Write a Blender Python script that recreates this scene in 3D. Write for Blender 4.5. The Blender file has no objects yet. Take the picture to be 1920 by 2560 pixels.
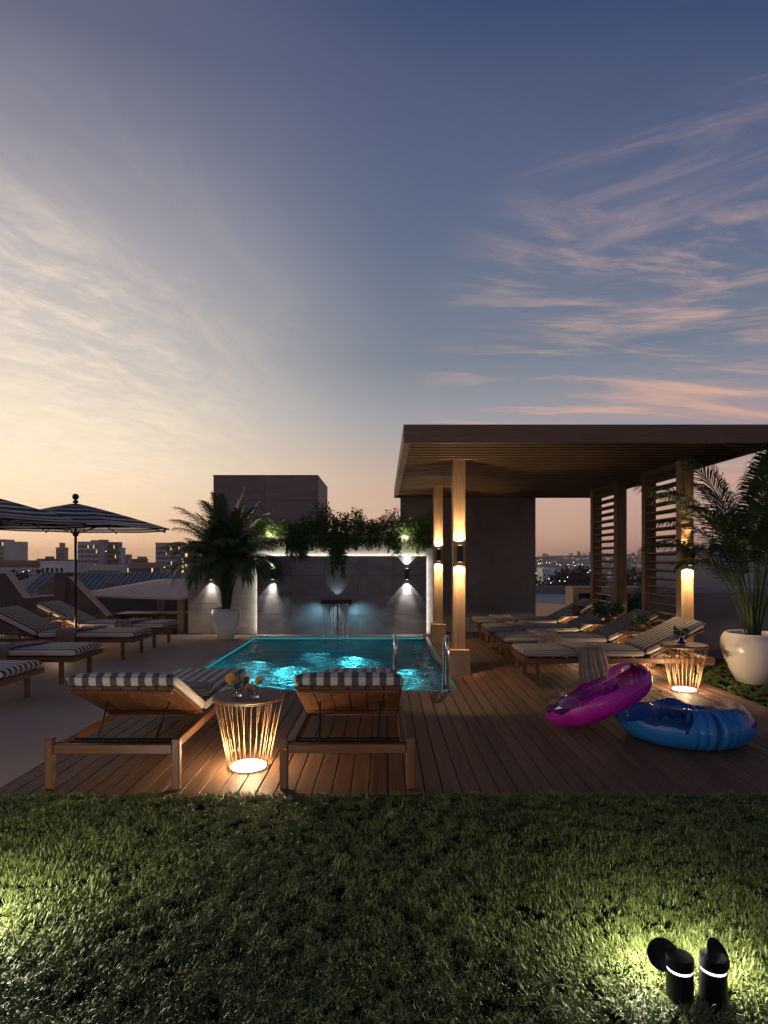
import bpy, bmesh, math, random
import numpy as np
from mathutils import Vector, Matrix, noise as mnoise

random.seed(7); np.random.seed(7)
SC = bpy.context.scene
COL = SC.collection
R = math.radians
PI = math.pi

def lin(r, g, b):
    return tuple(((v/255)/12.92 if v/255 <= .04045 else ((v/255+.055)/1.055)**2.4) for v in (r, g, b)) + (1,)

# ------------------------------------------------------------------ camera
cam_d = bpy.data.cameras.new('camera'); cam = bpy.data.objects.new('camera', cam_d); COL.objects.link(cam)
cam.location = (0, 0, 1.5); cam.rotation_euler = (R(90), 0, 0)
cam_d.sensor_fit = 'HORIZONTAL'; cam_d.sensor_width = 36; cam_d.lens = 28.8
cam_d.shift_y = 116/1920; cam_d.clip_start = .05; cam_d.clip_end = 20000
SC.camera = cam

# ------------------------------------------------------------------ world
SUN_AZ = R(-55)      # from +Y, negative = left
SUN_EL = R(2.0)
world = bpy.data.worlds.new('World'); SC.world = world; world.use_nodes = True
def build_world():
    nt = world.node_tree; nt.nodes.clear()
    N = nt.nodes.new; L = nt.links.new
    def M(op, a, b=None, c=None, clamp=False):
        n = N('ShaderNodeMath'); n.operation = op; n.use_clamp = clamp
        for i, v in enumerate((a, b, c)):
            if v is None: continue
            if isinstance(v, (int, float)): n.inputs[i].default_value = v
            else: L(v, n.inputs[i])
        return n.outputs[0]
    def mapr(v, a, b, c=0., d=1., smooth=True):
        n = N('ShaderNodeMapRange'); n.interpolation_type = 'SMOOTHSTEP' if smooth else 'LINEAR'
        L(v, n.inputs[0])
        for i, q in enumerate((a, b, c, d)): n.inputs[i+1].default_value = q
        return n.outputs[0]
    def mix(f, a, b, mode='MIX'):
        n = N('ShaderNodeMix'); n.data_type = 'RGBA'; n.blend_type = mode
        if isinstance(f, (int, float)): n.inputs[0].default_value = f
        else: L(f, n.inputs[0])
        for s, v in ((6, a), (7, b)):
            if isinstance(v, tuple): n.inputs[s].default_value = v
            else: L(v, n.inputs[s])
        return n.outputs[2]
    def ramp(v, stops):
        n = N('ShaderNodeValToRGB'); L(v, n.inputs[0]); cr = n.color_ramp
        cr.interpolation = 'LINEAR'
        while len(cr.elements) < len(stops): cr.elements.new(.5)
        for e, (p, c) in zip(cr.elements, stops): e.position = p; e.color = lin(*c)
        return n.outputs[0]
    tc = N('ShaderNodeTexCoord')
    nrm = N('ShaderNodeVectorMath'); nrm.operation = 'NORMALIZE'; L(tc.outputs['Generated'], nrm.inputs[0])
    sp = N('ShaderNodeSeparateXYZ'); L(nrm.outputs[0], sp.inputs[0])
    x, y, z = sp.outputs
    h = M('SQRT', M('ADD', M('MULTIPLY', x, x), M('ADD', M('MULTIPLY', y, y), 1e-5)))
    c = M('DIVIDE', M('ADD', M('MULTIPLY', x, math.sin(SUN_AZ)), M('MULTIPLY', y, math.cos(SUN_AZ))), h)
    cool = ramp(z, [(0, (118, 97, 106)), (.04, (158, 124, 122)), (.1, (178, 146, 140)), (.2, (136, 136, 150)), (.307, (100, 113, 134)), (.46, (70, 88, 123)), (.58, (50, 70, 109)), (.68, (41, 58, 96)), (1, (34, 43, 70))])
    mid = ramp(z, [(0, (222, 170, 134)), (.06, (214, 174, 146)), (.126, (198, 172, 152)), (.22, (156, 155, 158)), (.307, (115, 126, 137)), (.46, (82, 101, 127)), (.58, (64, 83, 116)), (.67, (49, 69, 108)), (1, (35, 45, 72))])
    warm = ramp(z, [(0, (236, 182, 138)), (.05, (244, 206, 168)), (.13, (250, 229, 198)), (.2, (240, 222, 199)), (.3, (214, 203, 193)), (.42, (182, 174, 174)), (.52, (134, 134, 146)), (.62, (84, 92, 116)), (1, (38, 48, 74))])
    base = mix(mapr(c, -.25, .80), cool, mid)
    base = mix(mapr(c, .52, 1.02), base, warm)
    # cirrus: a plane overhead, seen in perspective
    zz = M('ADD', M('MAXIMUM', z, 0.0), .05)
    u = M('DIVIDE', x, zz); v = M('DIVIDE', y, zz)
    cb = N('ShaderNodeCombineXYZ'); L(u, cb.inputs[0]); L(v, cb.inputs[1])
    def cloud(rot, sc, loc, scale, detail, dist, lo, hi, rough=.6):
        mp = N('ShaderNodeMapping'); mp.vector_type = 'TEXTURE'
        mp.inputs['Rotation'].default_value = (0, 0, rot); mp.inputs['Scale'].default_value = tuple(1/q for q in sc); mp.inputs['Location'].default_value = loc
        L(cb.outputs[0], mp.inputs[0])
        n = N('ShaderNodeTexNoise'); n.inputs['Scale'].default_value = scale; n.inputs['Detail'].default_value = detail
        n.inputs['Roughness'].default_value = rough; n.inputs['Distortion'].default_value = dist
        L(mp.outputs[0], n.inputs['Vector'])
        return mapr(n.outputs[0], lo, hi)
    def zone(d, a, b):
        dd = Vector(d).normalized()
        vm = N('ShaderNodeVectorMath'); vm.operation = 'DOT_PRODUCT'; L(nrm.outputs[0], vm.inputs[0]); vm.inputs[1].default_value = dd
        return mapr(vm.outputs[1], a, b)
    broad = cloud(R(10), (.5, .9, 1), (3.1, 1.7, 0), .55, 3, .4, .38, .62)
    wisp = cloud(R(-28), (.42, 2.0, 1), (2.3, .4, 0), 1.5, 12, 1.1, .47, .78, .69)
    wisp2 = cloud(R(6), (.42, 1.35, 1), (9.2, 3.1, 0), 1.0, 12, 1.9, .475, .72, .66)
    b1 = M('MULTIPLY', wisp, zone((.60, 1, .60), .94, .995)); b2 = M('MULTIPLY', wisp2, zone((.44, 1, .32), .935, .988))
    a1 = M('MAXIMUM', M('MULTIPLY', b1, .8), b2)
    a1 = M('MULTIPLY', a1, mapr(z, .03, .12))
    pink = ramp(z, [(0, (170, 128, 122)), (.12, (212, 166, 144)), (.3, (214, 172, 152)), (.42, (180, 152, 150)), (.6, (110, 112, 132))])
    col = mix(a1, base, pink)
    low = cloud(R(4), (.5, 2.6, 1), (7.3, 1.4, 0), .55, 6, .8, .42, .66)
    a2 = M('MULTIPLY', M('MULTIPLY', low, mapr(c, .5, .0)), M('MULTIPLY', mapr(z, .02, .07), mapr(z, .3, .16)))
    col = mix(M('MULTIPLY', a2, .45), col, lin(204, 150, 132))
    veil = cloud(R(78), (.8, 2.4, 1), (1.3, 4.2, 0), 1.7, 11, .6, .40, .70, .70)
    a3 = M('MULTIPLY', M('MULTIPLY', veil, mapr(c, .62, .96)), M('MULTIPLY', mapr(z, .03, .12), mapr(z, .66, .3)))
    mott = cloud(R(60), (1.3, 2.4, 1), (4.4, .7, 0), 3.2, 10, .5, .40, .68, .72)
    a4 = M('MULTIPLY', M('MULTIPLY', mott, zone((-.62, 1, .26), .955, .995)), .5)
    cream = ramp(z, [(0, (250, 215, 160)), (.2, (246, 226, 192)), (.45, (206, 190, 178)), (.7, (140, 135, 145))])
    col = mix(M('MULTIPLY', a3, .62), col, cream)
    col = mix(a4, col, lin(255, 234, 206))
    col = mix(M('MULTIPLY', M('MULTIPLY', broad, mapr(z, .12, .3)), .10), col, lin(168, 152, 158))
    bg = N('ShaderNodeBackground'); bg.inputs[1].default_value = .87; L(col, bg.inputs[0])
    sky = N('ShaderNodeTexSky'); sky.sky_type = 'NISHITA'; sky.sun_disc = False
    sky.sun_elevation = SUN_EL; sky.sun_rotation = SUN_AZ; sky.altitude = 50; sky.dust_density = 2.0
    bg2 = N('ShaderNodeBackground'); bg2.inputs[1].default_value = .012; sky.air_density = .6; L(sky.outputs[0], bg2.inputs[0])
    ad = N('ShaderNodeAddShader'); L(bg.outputs[0], ad.inputs[0]); L(bg2.outputs[0], ad.inputs[1])
    out = N('ShaderNodeOutputWorld'); L(ad.outputs[0], out.inputs[0])
build_world()

# ------------------------------------------------------------------ sun (just set: weak, soft, warm)
sd = bpy.data.lights.new('sun', 'SUN'); sd.energy = .5; sd.angle = R(20); sd.color = (1, .72, .48)
so = bpy.data.objects.new('sun', sd); COL.objects.link(so)
sdir = Vector((math.sin(SUN_AZ)*math.cos(R(4)), math.cos(SUN_AZ)*math.cos(R(4)), math.sin(R(4))))
so.rotation_euler = sdir.to_track_quat('Z', 'Y').to_euler(); so.location = (-30, 20, 20)

vs = SC.view_settings
vs.view_transform = 'Standard'; vs.look = 'None'; vs.exposure = .3; vs.gamma = 1; vs.use_curve_mapping = False
cy = SC.cycles
cy.use_denoising = True
try:
    cy.denoiser = 'OPENIMAGEDENOISE'; cy.denoising_input_passes = 'RGB_ALBEDO_NORMAL'
except Exception: pass
cy.max_bounces = 8; cy.diffuse_bounces = 3; cy.glossy_bounces = 4; cy.transmission_bounces = 8; cy.transparent_max_bounces = 16
cy.caustics_reflective = False; cy.caustics_refractive = False
cy.sample_clamp_indirect = 4; cy.sample_clamp_direct = 0

# ------------------------------------------------------------------ materials
MATS = {}
def pbr(name, c1, c2=None, scale=6., stretch=(1, 1, 1), rough=.6, rough2=None, bump=.0, bscale=None, metal=0., rand=0., detail=5, coat=0., trans=0., ior=1.45, spec=.5, sheen=0., world_co=False, dist=0.):
    m = bpy.data.materials.new(name); m.use_nodes = True; nt = m.node_tree; nt.nodes.clear()
    N = nt.nodes.new; L = nt.links.new
    b = N('ShaderNodeBsdfPrincipled'); o = N('ShaderNodeOutputMaterial'); L(b.outputs[0], o.inputs[0])
    b.inputs['Metallic'].default_value = metal; b.inputs['Roughness'].default_value = rough
    b.inputs['Coat Weight'].default_value = coat; b.inputs['Coat Roughness'].default_value = .12
    b.inputs['Transmission Weight'].default_value = trans; b.inputs['IOR'].default_value = ior
    b.inputs['Specular IOR Level'].default_value = spec; b.inputs['Sheen Weight'].default_value = sheen
    c1 = tuple(c1[:3])+(1,); c2 = tuple((c2 or c1)[:3])+(1,)
    tc = N('ShaderNodeTexCoord'); oi = N('ShaderNodeObjectInfo')
    src = tc.outputs['Object']
    if world_co:
        g = N('ShaderNodeNewGeometry'); src = g.outputs['Position']
    mp = N('ShaderNodeMapping'); mp.inputs['Scale'].default_value = stretch; L(src, mp.inputs[0])
    if not world_co:
        ml = N('ShaderNodeMath'); ml.operation = 'MULTIPLY'; ml.inputs[1].default_value = 37.; L(oi.outputs['Random'], ml.inputs[0])
        cb = N('ShaderNodeCombineXYZ'); L(ml.outputs[0], cb.inputs[0]); L(ml.outputs[0], cb.inputs[1]); L(ml.outputs[0], cb.inputs[2])
        L(cb.outputs[0], mp.inputs['Location'])
    n1 = N('ShaderNodeTexNoise'); n1.inputs['Scale'].default_value = scale; n1.inputs['Detail'].default_value = detail; n1.inputs['Distortion'].default_value = dist
    L(mp.outputs[0], n1.inputs['Vector'])
    rg = N('ShaderNodeMapRange'); rg.inputs[1].default_value = .3; rg.inputs[2].default_value = .7; L(n1.outputs[0], rg.inputs[0])
    mx = N('ShaderNodeMix'); mx.data_type = 'RGBA'; L(rg.outputs[0], mx.inputs[0]); mx.inputs[6].default_value = c1; mx.inputs[7].default_value = c2
    last = mx.outputs[2]
    if rand:
        hs = N('ShaderNodeHueSaturation'); mr = N('ShaderNodeMapRange'); L(oi.outputs['Random'], mr.inputs[0])
        mr.inputs[3].default_value = 1-rand; mr.inputs[4].default_value = 1+rand
        L(mr.outputs[0], hs.inputs['Value']); L(last, hs.inputs['Color']); last = hs.outputs[0]
    L(last, b.inputs['Base Color'])
    if rough2 is not None:
        r2 = N('ShaderNodeMapRange'); L(n1.outputs[0], r2.inputs[0]); r2.inputs[1].default_value = .3; r2.inputs[2].default_value = .7
        r2.inputs[3].default_value = rough; r2.inputs[4].default_value = rough2; L(r2.outputs[0], b.inputs['Roughness'])
    if bump:
        n2 = N('ShaderNodeTexNoise'); n2.inputs['Scale'].default_value = bscale or scale*4; n2.inputs['Detail'].default_value = 4
        L(mp.outputs[0], n2.inputs['Vector'])
        bp = N('ShaderNodeBump'); bp.inputs['Strength'].default_value = bump; bp.inputs['Distance'].default_value = .01
        L(n2.outputs[0], bp.inputs['Height']); L(bp.outputs[0], b.inputs['Normal'])
    MATS[name] = m; m['b'] = 1
    return m

def emit(name, col, s):
    m = bpy.data.materials.new(name); m.use_nodes = True; nt = m.node_tree; nt.nodes.clear()
    e = nt.nodes.new('ShaderNodeEmission'); o = nt.nodes.new('ShaderNodeOutputMaterial'); nt.links.new(e.outputs[0], o.inputs[0])
    e.inputs[0].default_value = tuple(col[:3])+(1,); e.inputs[1].default_value = s
    MATS[name] = m; return m

def stripes(name, ca, cb_, pitch, duty=.5, axis=0, rough=.85, offset=0., soft=.04):
    m = bpy.data.materials.new(name); m.use_nodes = True; nt = m.node_tree; nt.nodes.clear()
    N = nt.nodes.new; L = nt.links.new
    b = N('ShaderNodeBsdfPrincipled'); o = N('ShaderNodeOutputMaterial'); L(b.outputs[0], o.inputs[0])
    b.inputs['Roughness'].default_value = rough; b.inputs['Sheen Weight'].default_value = .15; b.inputs['Specular IOR Level'].default_value = .25
    tc = N('ShaderNodeTexCoord'); sp = N('ShaderNodeSeparateXYZ'); L(tc.outputs['Object'], sp.inputs[0])
    def M(op, a, v):
        n = N('ShaderNodeMath'); n.operation = op; L(a, n.inputs[0]); n.inputs[1].default_value = v; return n.outputs[0]
    t = M('ADD', M('DIVIDE', sp.outputs[axis], pitch), 100+offset)
    fr = M('FRACT', t, 0)
    pp = M('PINGPONG', M('ADD', t, 0), .5)
    mr = N('ShaderNodeMapRange'); mr.interpolation_type = 'SMOOTHSTEP'; L(pp, mr.inputs[0])
    mr.inputs[1].default_value = duty/2-soft; mr.inputs[2].default_value = duty/2+soft
    mx = N('ShaderNodeMix'); mx.data_type = 'RGBA'; L(mr.outputs[0], mx.inputs[0]); mx.inputs[6].default_value = tuple(ca)+(1,); mx.inputs[7].default_value = tuple(cb_)+(1,)
    n = N('ShaderNodeTexNoise'); n.inputs['Scale'].default_value = 90; n.inputs['Detail'].default_value = 3; L(tc.outputs['Object'], n.inputs['Vector'])
    mm = N('ShaderNodeMix'); mm.data_type = 'RGBA'; mm.blend_type = 'MULTIPLY'; mm.inputs[0].default_value = .35; L(mx.outputs[2], mm.inputs[6]); L(n.outputs[0], mm.inputs[7])
    L(mm.outputs[2], b.inputs['Base Color'])
    n2 = N('ShaderNodeTexNoise'); n2.inputs['Scale'].default_value = 9; n2.inputs['Detail'].default_value = 5; L(tc.outputs['Object'], n2.inputs['Vector'])
    bp = N('ShaderNodeBump'); bp.inputs['Strength'].default_value = .35; bp.inputs['Distance'].default_value = .02; L(n2.outputs[0], bp.inputs['Height']); L(bp.outputs[0], b.inputs['Normal'])
    MATS[name] = m; return m

# woods: grain along x / y / z of the part
def woods(tag, c1, c2, rough=.45, rand=.12):
    for ax, st in (('x', (1.2, 30, 30)), ('y', (30, 1.2, 30)), ('z', (30, 30, 1.2))):
        pbr(tag+'_'+ax, c1, c2, scale=1.6, stretch=st, rough=rough, rough2=rough+.15, bump=.12, bscale=3, rand=rand, detail=6, dist=.4)
woods('teak', (.066, .025, .010), (.140, .056, .024), rough=.42, rand=.1)
woods('oak', (.30, .19, .105), (.46, .31, .18), rough=.5, rand=.06)
woods('batten', (.15, .092, .056), (.25, .155, .094), rough=.5, rand=.08)
woods('walnut', (.105, .062, .040), (.19, .115, .076), rough=.5, rand=.08)
pbr('deck', (.105, .056, .034), (.20, .11, .064), scale=1.3, stretch=(26, .9, 26), rough=.55, rough2=.72, spec=.3, bump=.16, bscale=3.2, rand=.16, detail=7, dist=.5)
pbr('ceiling_shade', (.018, .012, .009), rough=.9)  # near-black colour stands in for the shade between the ceiling slats
pbr('joist', (.02, .015, .012), rough=.9)
pbr('screed', (.38, .265, .20), (.47, .335, .26), scale=1.1, rough=.6, rough2=.75, spec=.3, bump=.05, bscale=30, detail=8, stretch=(.6, 1.4, 1))
pbr('travertine', (.30, .27, .245), (.43, .395, .36), scale=2.2, stretch=(.7, 1, 5), rough=.55, bump=.12, bscale=9, detail=8, rand=.05, dist=.6)
pbr('slate', (.13, .13, .14), (.27, .27, .285), scale=1.1, stretch=(.8, 1, 1.8), rough=.45, rough2=.65, bump=.1, bscale=10, detail=9, rand=.035, dist=1.4)
pbr('tower_stone', (.165, .132, .124), (.25, .205, .192), scale=2.0, stretch=(.7, .7, 3), rough=.6, bump=.08, detail=8, rand=.05, dist=.5)
pbr('concrete_dark', (.15, .136, .132), (.25, .23, .222), scale=1.6, rough=.6, bump=.12, bscale=14, detail=9, dist=.8)
pbr('plaster_brown', (.085, .066, .06), (.115, .09, .082), scale=3, rough=.75, bump=.06, detail=7)
pbr('plaster_grey', (.16, .15, .16), (.21, .20, .21), scale=2, rough=.8, bump=.06, detail=7)
pbr('plaster_pale', (.34, .31, .33), (.40, .37, .39), scale=2, rough=.8, bump=.06, detail=7)
pbr('awning', (.62, .43, .34), (.70, .49, .39), scale=4, rough=.8, bump=.05)
pbr('black_metal', (.012, .012, .014), rough=.38, metal=.3, spec=.5)
pbr('black_gloss', (.006, .006, .010), rough=.3, spec=.5)
pbr('black_plastic', (.006, .006, .012), (.009, .009, .016), scale=40, rough=.7, bump=.05, spec=.15)
pbr('chrome', (.75, .76, .78), rough=.08, metal=1)
pbr('copper_wire', (.38, .23, .12), (.32, .19, .10), scale=20, rough=.5, metal=.6)
pbr('brass', (.6, .42, .2), rough=.3, metal=1)
pbr('ceramic_white', (.62, .61, .61), (.70, .69, .68), scale=2, rough=.16, coat=.5, bump=.01)
pbr('ceramic_matte', (.66, .62, .60), (.72, .68, .66), scale=2, rough=.35, coat=.25)
pbr('soil', (.03, .02, .014), (.06, .04, .028), scale=30, rough=1, bump=.5)
pbr('pool_tile', (.03, .26, .32), (.045, .33, .40), scale=4, rough=.25)
pbr('coping', (.30, .26, .23), (.40, .35, .31), scale=5, rough=.5, bump=.06)
pbr('towel_brown', (.17, .105, .08), (.25, .16, .125), scale=9, stretch=(1, 1, 1), rough=.95, bump=.4, bscale=70, sheen=.3)
pbr('towel_taupe', (.16, .125, .11), (.24, .19, .17), scale=9, rough=.95, bump=.4, bscale=70, sheen=.3)
pbr('towel_dark', (.022, .024, .032), (.04, .042, .052), scale=12, rough=.9, bump=.4, bscale=80, sheen=.2)
pbr('fringe', (.36, .33, .31), rough=.95)
pbr('navy', (.006, .009, .030), (.010, .014, .042), scale=20, rough=.8, bump=.1)
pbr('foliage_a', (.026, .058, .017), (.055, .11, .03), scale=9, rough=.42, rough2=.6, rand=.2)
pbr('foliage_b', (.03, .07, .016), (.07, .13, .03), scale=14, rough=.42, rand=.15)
pbr('foliage_c', (.07, .13, .02), (.13, .20, .035), scale=14, rough=.42, rand=.1)  # brighter leaf green with lamplight mixed into the colour, for the lit plants
pbr('stem', (.045, .06, .022), (.09, .085, .04), scale=8, stretch=(1, 1, .2), rough=.6)
pbr('orange', (.62, .22, .03), (.72, .33, .06), scale=30, rough=.45, bump=.1)
pbr('orange_flesh', (.60, .25, .06), (.45, .12, .02), scale=20, rough=.4)
pbr('cherry', (.35, .02, .015), rough=.15, coat=.5)
pbr('lemon', (.6, .42, .08), rough=.4)
pbr('straw_black', (.012, .02, .012), rough=.3)
pbr('straw_pale', (.45, .36, .30), rough=.4)
pbr('cinnamon', (.20, .09, .045), (.28, .13, .06), scale=20, rough=.7)
pbr('mint', (.09, .15, .03), (.16, .22, .06), scale=20, rough=.45)
pbr('pink_drink', (.42, .16, .13), rough=.1)
pbr('terracotta', (.20, .085, .05), (.27, .12, .07), scale=8, rough=.8, bump=.1)
pbr('lawn_soil', (.006, .008, .003), (.010, .012, .005), scale=20, rough=1, bump=.5, spec=0.)
pbr('city_ground', (.06, .06, .06), (.11, .10, .10), scale=.02, rough=.9, world_co=True)
pbr('hill', (.15, .125, .115), (.24, .20, .185), scale=.012, rough=.95, world_co=True, detail=9)  # raised warm tone has distance haze mixed into the colour
pbr('facade_grey', (.30, .29, .29), (.36, .35, .35), scale=.3, rough=.8)
pbr('facade_light', (.44, .43, .42), (.52, .51, .50), scale=.3, rough=.8)
pbr('facade_brown', (.28, .20, .16), (.34, .25, .20), scale=.3, rough=.8)
pbr('brick_red', (.22, .12, .09), (.28, .15, .11), scale=.5, rough=.9)
pbr('facade_white', (.7, .7, .7), (.78, .78, .78), scale=.3, rough=.8)
pbr('glass_dark', (.03, .032, .04), rough=.15)
pbr('metal_roof', (.20, .20, .20), (.27, .27, .265), scale=.6, rough=.5, metal=.2, bump=.03)
pbr('roof_blue', (.17, .19, .22), (.21, .23, .26), scale=.8, rough=.6)
pbr('terrace_glow', (.80, .33, .11), (.85, .38, .14), scale=1, stretch=(.6, 3, 1), rough=.55)  # saturated orange has a warm lamp glow put into the colour
pbr('wall_tan', (.20, .19, .15), (.26, .24, .19), scale=.8, rough=.85)
pbr('tree_far', (.022, .034, .018), (.05, .065, .03), scale=.6, rough=.9)
stripes('stripe_front', (.46, .415, .39), (.070, .066, .076), .0935, duty=.5)
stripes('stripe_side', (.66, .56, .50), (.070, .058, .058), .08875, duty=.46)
stripes('stripe_side_shade', (.38, .34, .33), (.062, .056, .060), .08875, duty=.42)  # side stripes darkened, pergola shade mixed into the fabric colours
def attr_grass():
    m = bpy.data.materials.new('grass'); m.use_nodes = True; nt = m.node_tree; N = nt.nodes.new; L = nt.links.new
    b = nt.nodes['Principled BSDF']; b.inputs['Roughness'].default_value = .5; b.inputs['Specular IOR Level'].default_value = .35
    g = N('ShaderNodeNewGeometry')
    r = N('ShaderNodeValToRGB'); L(g.outputs['Random Per Island'], r.inputs[0]); cr = r.color_ramp
    cr.elements[0].position = 0; cr.elements[0].color = (.07, .105, .024, 1); cr.elements[1].position = 1; cr.elements[1].color = (.205, .225, .075, 1)
    e = cr.elements.new(.5); e.color = (.115, .150, .036, 1); e = cr.elements.new(.85); e.color = (.15, .185, .048, 1)
    n = N('ShaderNodeTexNoise'); n.inputs['Scale'].default_value = 2.2; n.inputs['Detail'].default_value = 4; L(g.outputs['Position'], n.inputs['Vector'])
    mx = N('ShaderNodeMix'); mx.data_type = 'RGBA'; mx.blend_type = 'MULTIPLY'; mx.inputs[0].default_value = .6
    mr = N('ShaderNodeMapRange'); L(n.outputs[0], mr.inputs[0]); mr.inputs[1].default_value = .3; mr.inputs[2].default_value = .7; mr.inputs[3].default_value = .55; mr.inputs[4].default_value = 1.35
    L(r.outputs[0], mx.inputs[6]); L(mr.outputs[0], mx.inputs[7]); L(mx.outputs[2], b.inputs['Base Color'])
    b.inputs['Subsurface Weight'].default_value = 0
    MATS['grass'] = m
attr_grass()
def mixglass(name, tint, gloss_col, rough, fac=None, ior=1.35, bump=None):
    m = bpy.data.materials.new(name); m.use_nodes = True; nt = m.node_tree; nt.nodes.clear(); N = nt.nodes.new; L = nt.links.new
    t = N('ShaderNodeBsdfTransparent'); t.inputs[0].default_value = tuple(tint)+(1,)
    g = N('ShaderNodeBsdfGlossy'); g.inputs[0].default_value = tuple(gloss_col)+(1,); g.inputs['Roughness'].default_value = rough
    mx = N('ShaderNodeMixShader'); o = N('ShaderNodeOutputMaterial')
    f = N('ShaderNodeLayerWeight'); f.inputs[0].default_value = .5
    p3 = N('ShaderNodeMath'); p3.operation = 'POWER'; p3.inputs[1].default_value = 3.; L(f.outputs['Facing'], p3.inputs[0])
    ma = N('ShaderNodeMath'); ma.operation = 'MULTIPLY_ADD'; ma.inputs[1].default_value = .30; ma.inputs[2].default_value = .02; L(p3.outputs[0], ma.inputs[0])
    if fac is None: L(ma.outputs[0], mx.inputs[0])
    else: mx.inputs[0].default_value = fac
    L(t.outputs[0], mx.inputs[1]); L(g.outputs[0], mx.inputs[2]); L(mx.outputs[0], o.inputs[0])
    MATS[name] = m; return m
mixglass('clear_vinyl', (.93, .94, .95), (1, 1, 1), .06, ior=1.45)
mixglass('window_glass', (.9, .92, .93), (1, 1, 1), .02, ior=1.5)
pbr('glass', (1, 1, 1), rough=.01, trans=1, ior=1.45)
pbr('water_strand', (.78, .90, .97), rough=.12, trans=.2, ior=1.33)
def pale_cloth():   # white canopy bands let the evening sky through
    m = bpy.data.materials.new('canopy_white'); m.use_nodes = True; nt = m.node_tree; nt.nodes.clear(); N = nt.nodes.new; L = nt.links.new
    d = N('ShaderNodeBsdfDiffuse'); d.inputs[0].default_value = (.88, .86, .84, 1)
    t = N('ShaderNodeBsdfTranslucent'); t.inputs[0].default_value = (.95, .90, .82, 1)
    mx = N('ShaderNodeMixShader'); mx.inputs[0].default_value = .6; o = N('ShaderNodeOutputMaterial')
    L(d.outputs[0], mx.inputs[1]); L(t.outputs[0], mx.inputs[2])
    tr_ = N('ShaderNodeBsdfTransparent'); m2 = N('ShaderNodeMixShader'); m2.inputs[0].default_value = .15; L(mx.outputs[0], m2.inputs[1]); L(tr_.outputs[0], m2.inputs[2]); L(m2.outputs[0], o.inputs[0]); MATS['canopy_white'] = m
pale_cloth()
def vinyl(name, col):
    pbr(name, col, tuple(v*.8 for v in col), scale=3, rough=.42, coat=.06, bump=.06, bscale=8)
vinyl('vinyl_purple', (.42, .010, .34)); vinyl('vinyl_blue', (.014, .15, .47))
def water_mat():
    m = bpy.data.materials.new('water'); m.use_nodes = True; nt = m.node_tree; nt.nodes.clear(); N = nt.nodes.new; L = nt.links.new
    b = N('ShaderNodeBsdfPrincipled'); o = N('ShaderNodeOutputMaterial'); L(b.outputs[0], o.inputs[0])
    b.inputs['Base Color'].default_value = (.62, .93, .98, 1); b.inputs['Roughness'].default_value = .015
    b.inputs['Transmission Weight'].default_value = 1; b.inputs['IOR'].default_value = 1.33
    g = N('ShaderNodeNewGeometry'); mp = N('ShaderNodeMapping'); mp.inputs['Scale'].default_value = (.8, 2.0, 1); L(g.outputs['Position'], mp.inputs[0])
    n = N('ShaderNodeTexNoise'); n.inputs['Scale'].default_value = 5.; n.inputs['Detail'].default_value = 4; n.inputs['Distortion'].default_value = 1.6; L(mp.outputs[0], n.inputs['Vector'])
    bp = N('ShaderNodeBump'); bp.inputs['Strength'].default_value = .85; bp.inputs['Distance'].default_value = .06; L(n.outputs[0], bp.inputs['Height']); L(bp.outputs[0], b.inputs['Normal'])
    MATS['water'] = m
water_mat()
WARM = (1, .66, .34); WHITE = (1, .90, .80)
emit('led', (1, .95, .88), 17.); emit('lamp_disc', (1, .84, .62), 4.); emit('lens_warm', WARM, 3.); emit('lens_white', (1, .93, .85), 3.)
emit('ring_light', (.95, .92, 1), 3.2); emit('bulb', (1, .97, .85), 6.); emit('window_lit', (1, .68, .28), .9); emit('city_lamp', (1, .85, .62), 3.); emit('city_lamp_cool', (.8, 1, .92), 3.)
emit('rim_glow', (.08, .62, .70), .3); emit('pool_lens', (.2, .85, .95), .8)

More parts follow.
